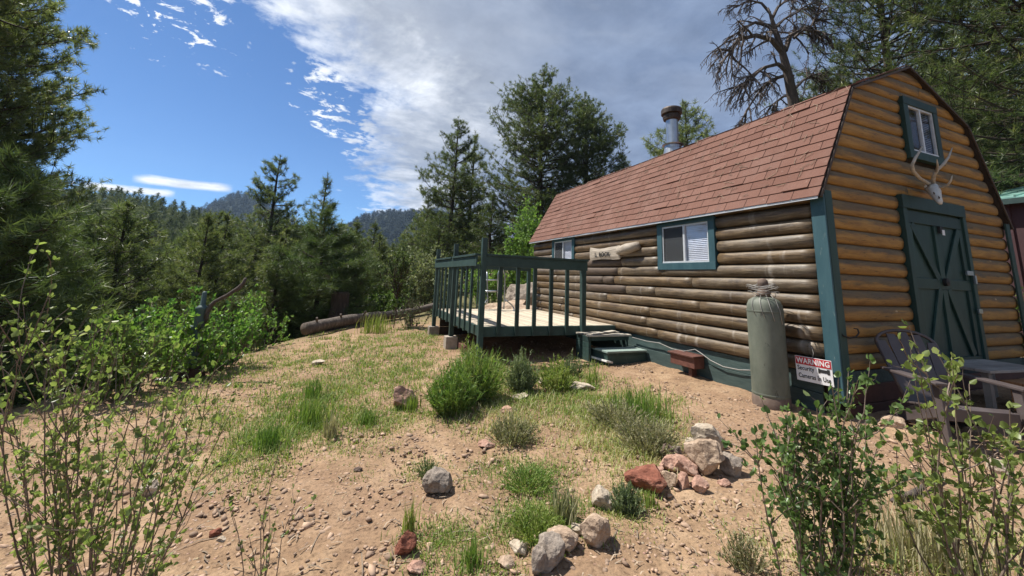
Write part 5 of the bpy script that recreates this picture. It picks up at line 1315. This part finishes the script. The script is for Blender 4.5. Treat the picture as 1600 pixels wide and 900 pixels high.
def merged_forest(name, pts, label, key, hr, sub, wide=(1., 1.4), m='needle_far'):
    a, b_, H0 = LIB[key]; me = b_.data; n = len(me.vertices); co = np.empty(n*3, np.float32); me.vertices.foreach_get('co', co); co = co.reshape(-1, 3, 3)
    tt = np.empty(n, np.float32); me.attributes['tint'].data.foreach_get('value', tt); tt = tt.reshape(-1, 3); V = []; T = []
    for (x, y) in pts:
        sel = rg.random(len(co)) < sub; c = co[sel].reshape(-1, 3); h = rg.uniform(*hr)/H0; w = h*rg.uniform(*wide)
        # keep triangles large enough when many are dropped
        cen = c.reshape(-1, 3, 3).mean(1, keepdims=True); c = (cen+(c.reshape(-1, 3, 3)-cen)*(1/sub)**.45).reshape(-1, 3)
        an = rg.uniform(0, 6.28); R2 = np.array([[math.cos(an), math.sin(an), 0], [-math.sin(an), math.cos(an), 0], [0, 0, 1]])
        V.append((c @ R2)*np.array((w, w, h))+np.array((x, y, float(gz(x, y))-.3))); T.append(np.clip(tt[sel].ravel()+rg.normal(0, .15), 0, 1))
    o = fast_mesh(name, np.concatenate(V), 3, M[m], np.concatenate(T)); tag(o, label, 'forest', None, 'stuff')
merged_forest('far_forest', [(x, y) for r_, x, y in far[165:]], 'unbroken pine forest covering the upper far hillside', 'far_a', (7, 11), .5)
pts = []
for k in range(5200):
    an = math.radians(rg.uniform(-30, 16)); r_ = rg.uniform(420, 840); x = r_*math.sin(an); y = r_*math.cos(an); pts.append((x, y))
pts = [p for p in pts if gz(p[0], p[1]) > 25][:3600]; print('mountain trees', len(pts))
merged_forest('mountain_forest', pts, 'forest coloured as if in cloud shadow on the distant blue mountain and ridge', 'far_b', (7, 12), .05, (1.6, 2.6), 'needle_shadow')

# ================================================================== AIR
mb = MB(); mb.span((-1120, -1120, -30), (1120, 1120, 240))
hm = bpy.data.materials.new('haze_air'); hm.use_nodes = True; HN = NT(hm.node_tree)
for nd in list(hm.node_tree.nodes): hm.node_tree.nodes.remove(nd)
ho = HN.n('ShaderNodeOutputMaterial'); hv = HN.n('ShaderNodeVolumePrincipled'); hv.inputs['Color'].default_value = (.5, .7, 1, 1); hv.inputs['Density'].default_value = .00019; hv.inputs['Anisotropy'].default_value = .2
HN.l(hv.outputs[0], ho.inputs['Volume'])
o = mb.build('haze', hm); tag(o, 'thin blue mountain haze filling the valley air', 'haze', None, 'stuff')
# ================================================================== SKY, SUN, CAMERA
SUN = Vector((-.52, .46, 1.22)).normalized()
w = bpy.data.worlds.new('World'); scene.world = w; w.use_nodes = True; N = NT(w.node_tree)
for nd in list(w.node_tree.nodes): w.node_tree.nodes.remove(nd)
out = N.n('ShaderNodeOutputWorld'); bg = N.n('ShaderNodeBackground'); N.l(bg.outputs[0], out.inputs[0])
sky = N.n('ShaderNodeTexSky'); sky.sky_type = 'NISHITA'; sky.sun_disc = False
sky.sun_elevation = math.asin(SUN.z); sky.sun_rotation = math.atan2(SUN.x, SUN.y); sky.altitude = 2300; sky.air_density = 1.0; sky.dust_density = .6; sky.ozone_density = 1.6
tc = N.n('ShaderNodeTexCoord'); nv = N.n('ShaderNodeVectorMath', operation='NORMALIZE'); N.l(tc.outputs['Generated'], nv.inputs[0]); dv = nv.outputs[0]
sp_ = N.n('ShaderNodeSeparateXYZ'); N.l(dv, sp_.inputs[0])
den = N.math('MAXIMUM', N.math('ADD', sp_.outputs[2], .12), .03)
cv = N.n('ShaderNodeCombineXYZ'); N.l(N.math('DIVIDE', sp_.outputs[0], den), cv.inputs[0]); N.l(N.math('DIVIDE', sp_.outputs[1], den), cv.inputs[1])
def dot(vec):
    v = Vector(vec).normalized(); nd = N.n('ShaderNodeVectorMath', operation='DOT_PRODUCT'); N.l(dv, nd.inputs[0]); nd.inputs[1].default_value = v; return nd.outputs['Value']
nrm = np.cross(ray(345, 0), ray(600, 170)); 
if nrm.dot(ray(1000, 100)) < 0: nrm = -nrm
nrm2 = np.cross(ray(560, 150), ray(560, 330))
if nrm2.dot(ray(1000, 100)) < 0: nrm2 = -nrm2
side = N.math('SMOOTH_MAX', dot(nrm), N.math('SUBTRACT', dot(nrm2), .02), .06)                          # >0 to the right of the cloud front
ofs = N.n('ShaderNodeVectorMath', operation='ADD'); N.l(cv.outputs[0], ofs.inputs[0]); ofs.inputs[1].default_value = (3.7, 1.9, .4)
cvo = ofs.outputs[0]
n1 = N.noise(cvo, 1.5, 9, .62, .35); n2 = N.noise(cv.outputs[0], 4.2, 7, .62, .2); n3 = N.noise(cv.outputs[0], .7, 4, .5); n4 = N.noise(cvo, 11., 6, .65, .3)
edge = N.math('ADD', side, N.math('MULTIPLY', N.math('SUBTRACT', n1, .5), .22))
edge = N.math('ADD', edge, N.math('MULTIPLY', N.math('SUBTRACT', n2, .5), .26))
edge = N.math('ADD', edge, N.math('MULTIPLY', N.math('SUBTRACT', n4, .5), .13))
# small broken clouds left of the front
def blob(px, py, rad, amt):
    d = dot(ray(px, py)); return N.math('MULTIPLY', N.ramp(d, [(max(0, math.cos(rad)), 0.), (1., 1.)]), amt)
bl = None
for (px, py, ra, am) in ((225, 30, .055, .16), (240, 60, .03, .13), (330, 90, .05, .16), (300, 0, .07, .18), (490, 150, .06, .2), (530, 200, .06, .15), (270, 15, .05, .1)):
    q = blob(px, py, ra, am); bl = q if bl is None else N.math('ADD', bl, q)
edge = N.math('ADD', edge, N.math('MULTIPLY', bl, N.math('MULTIPLY', N.math('SUBTRACT', n4, .47), 5.0)))
mask = N.ramp(edge, [(.0, 0.), (.05, .6), (.10, .92), (.16, 1.)])
# horizon streak clouds
def streak(pa, pb, thick, px0, px1):
    nn_ = np.cross(ray(*pa), ray(*pb)); nn_ /= np.linalg.norm(nn_); d0 = N.math('ABSOLUTE', N.math('ADD', dot(nn_), N.math('MULTIPLY', N.math('SUBTRACT', n2, .5), thick*1.1)))
    mid_ = dot(ray((px0+px1)/2, (pa[1]+pb[1])/2)); c_ = Vector(ray((px0+px1)/2, (pa[1]+pb[1])/2)).normalized().dot(Vector(ray(px1, pb[1])).normalized())
    along = N.ramp(N.math('DIVIDE', N.math('SUBTRACT', mid_, c_), 1-c_), [(0., 0.), (.55, 1.)])
    return N.math('MULTIPLY', along, N.math('SUBTRACT', 1.0, N.math('DIVIDE', d0, thick, clamp=True), clamp=True), clamp=True)
s1 = streak((230, 281), (350, 294), .010, 215, 365); s2 = streak((150, 292), (260, 302), .008, 130, 275)
mask = N.math('MAXIMUM', mask, N.math('MULTIPLY', N.math('ADD', s1, s2), 1.6, clamp=True))
# sheet gets thin to the right where blue-grey shows
deep = N.math('ADD', N.math('MULTIPLY', side, 1.0), N.math('MULTIPLY', N.math('SUBTRACT', n1, .5), .9))
lum = N.ramp(deep, [(-.0, (.66, .68, .70)), (.07, (.50, .525, .57)), (.19, (.27, .30, .36)), (.40, (.155, .195, .28)), (.95, (.105, .16, .28))])
tex = N.ramp(n2, [(.3, (.74, .76, .79)), (.5, (1, 1, 1)), (.72, (1.3, 1.28, 1.24))])
lum = N.mix(1.0, lum, tex, 'MULTIPLY')
bright = N.ramp(N.math('ADD', N.math('MULTIPLY', n3, .6), N.math('MULTIPLY', n1, .4)), [(.49, 0.), (.64, .55)])
lum = N.mix(N.math('MULTIPLY', bright, N.ramp(sp_.outputs[2], [(.25, 0.), (.5, 1.)])), lum, (.43, .455, .50))
skc = N.mix(1.0, sky.outputs[0], (.043, .063, .082), 'MULTIPLY')
colr = N.mix(mask, skc, lum)
N.l(colr, bg.inputs[0]); bg.inputs[1].default_value = 1.0
sl = bpy.data.lights.new('sun', 'SUN'); sl.energy = 5.0; sl.angle = math.radians(.53); sl.color = (1, .955, .88)
so_ = bpy.data.objects.new('sun', sl); COL.objects.link(so_); so_.rotation_euler = SUN.to_track_quat('Z', 'Y').to_euler()
cam = bpy.data.cameras.new('camera'); co = bpy.data.objects.new('camera', cam); COL.objects.link(co); scene.camera = co
cam.sensor_fit = 'HORIZONTAL'; cam.sensor_width = 36; cam.lens = F/1600*36; cam.shift_x = 0; cam.shift_y = (CY-450)/1600
# image axes in the world: right, up, back
right = MW @ np.array((1, 0, 0)); up = MW @ np.array((0, -1, 0)); back = MW @ np.array((0, 0, -1))
co.matrix_world = Matrix(((right[0], up[0], back[0], EYE[0]), (right[1], up[1], back[1], EYE[1]), (right[2], up[2], back[2], EYE[2]), (0, 0, 0, 1)))
cam.clip_start = .05; cam.clip_end = 6000
vs = scene.view_settings; vs.view_transform = 'Standard'; vs.look = 'None'; vs.gamma = 1; vs.exposure = 0.72; vs.use_curve_mapping = False
scene.cycles.use_denoising = True
scene.cycles.max_bounces = 6; scene.cycles.transparent_max_bounces = 6
for k, (a, b_, H0) in LIB.items():
    for o in (a, b_):
        if o.users == 0 or not o.users_collection: bpy.data.objects.remove(o)
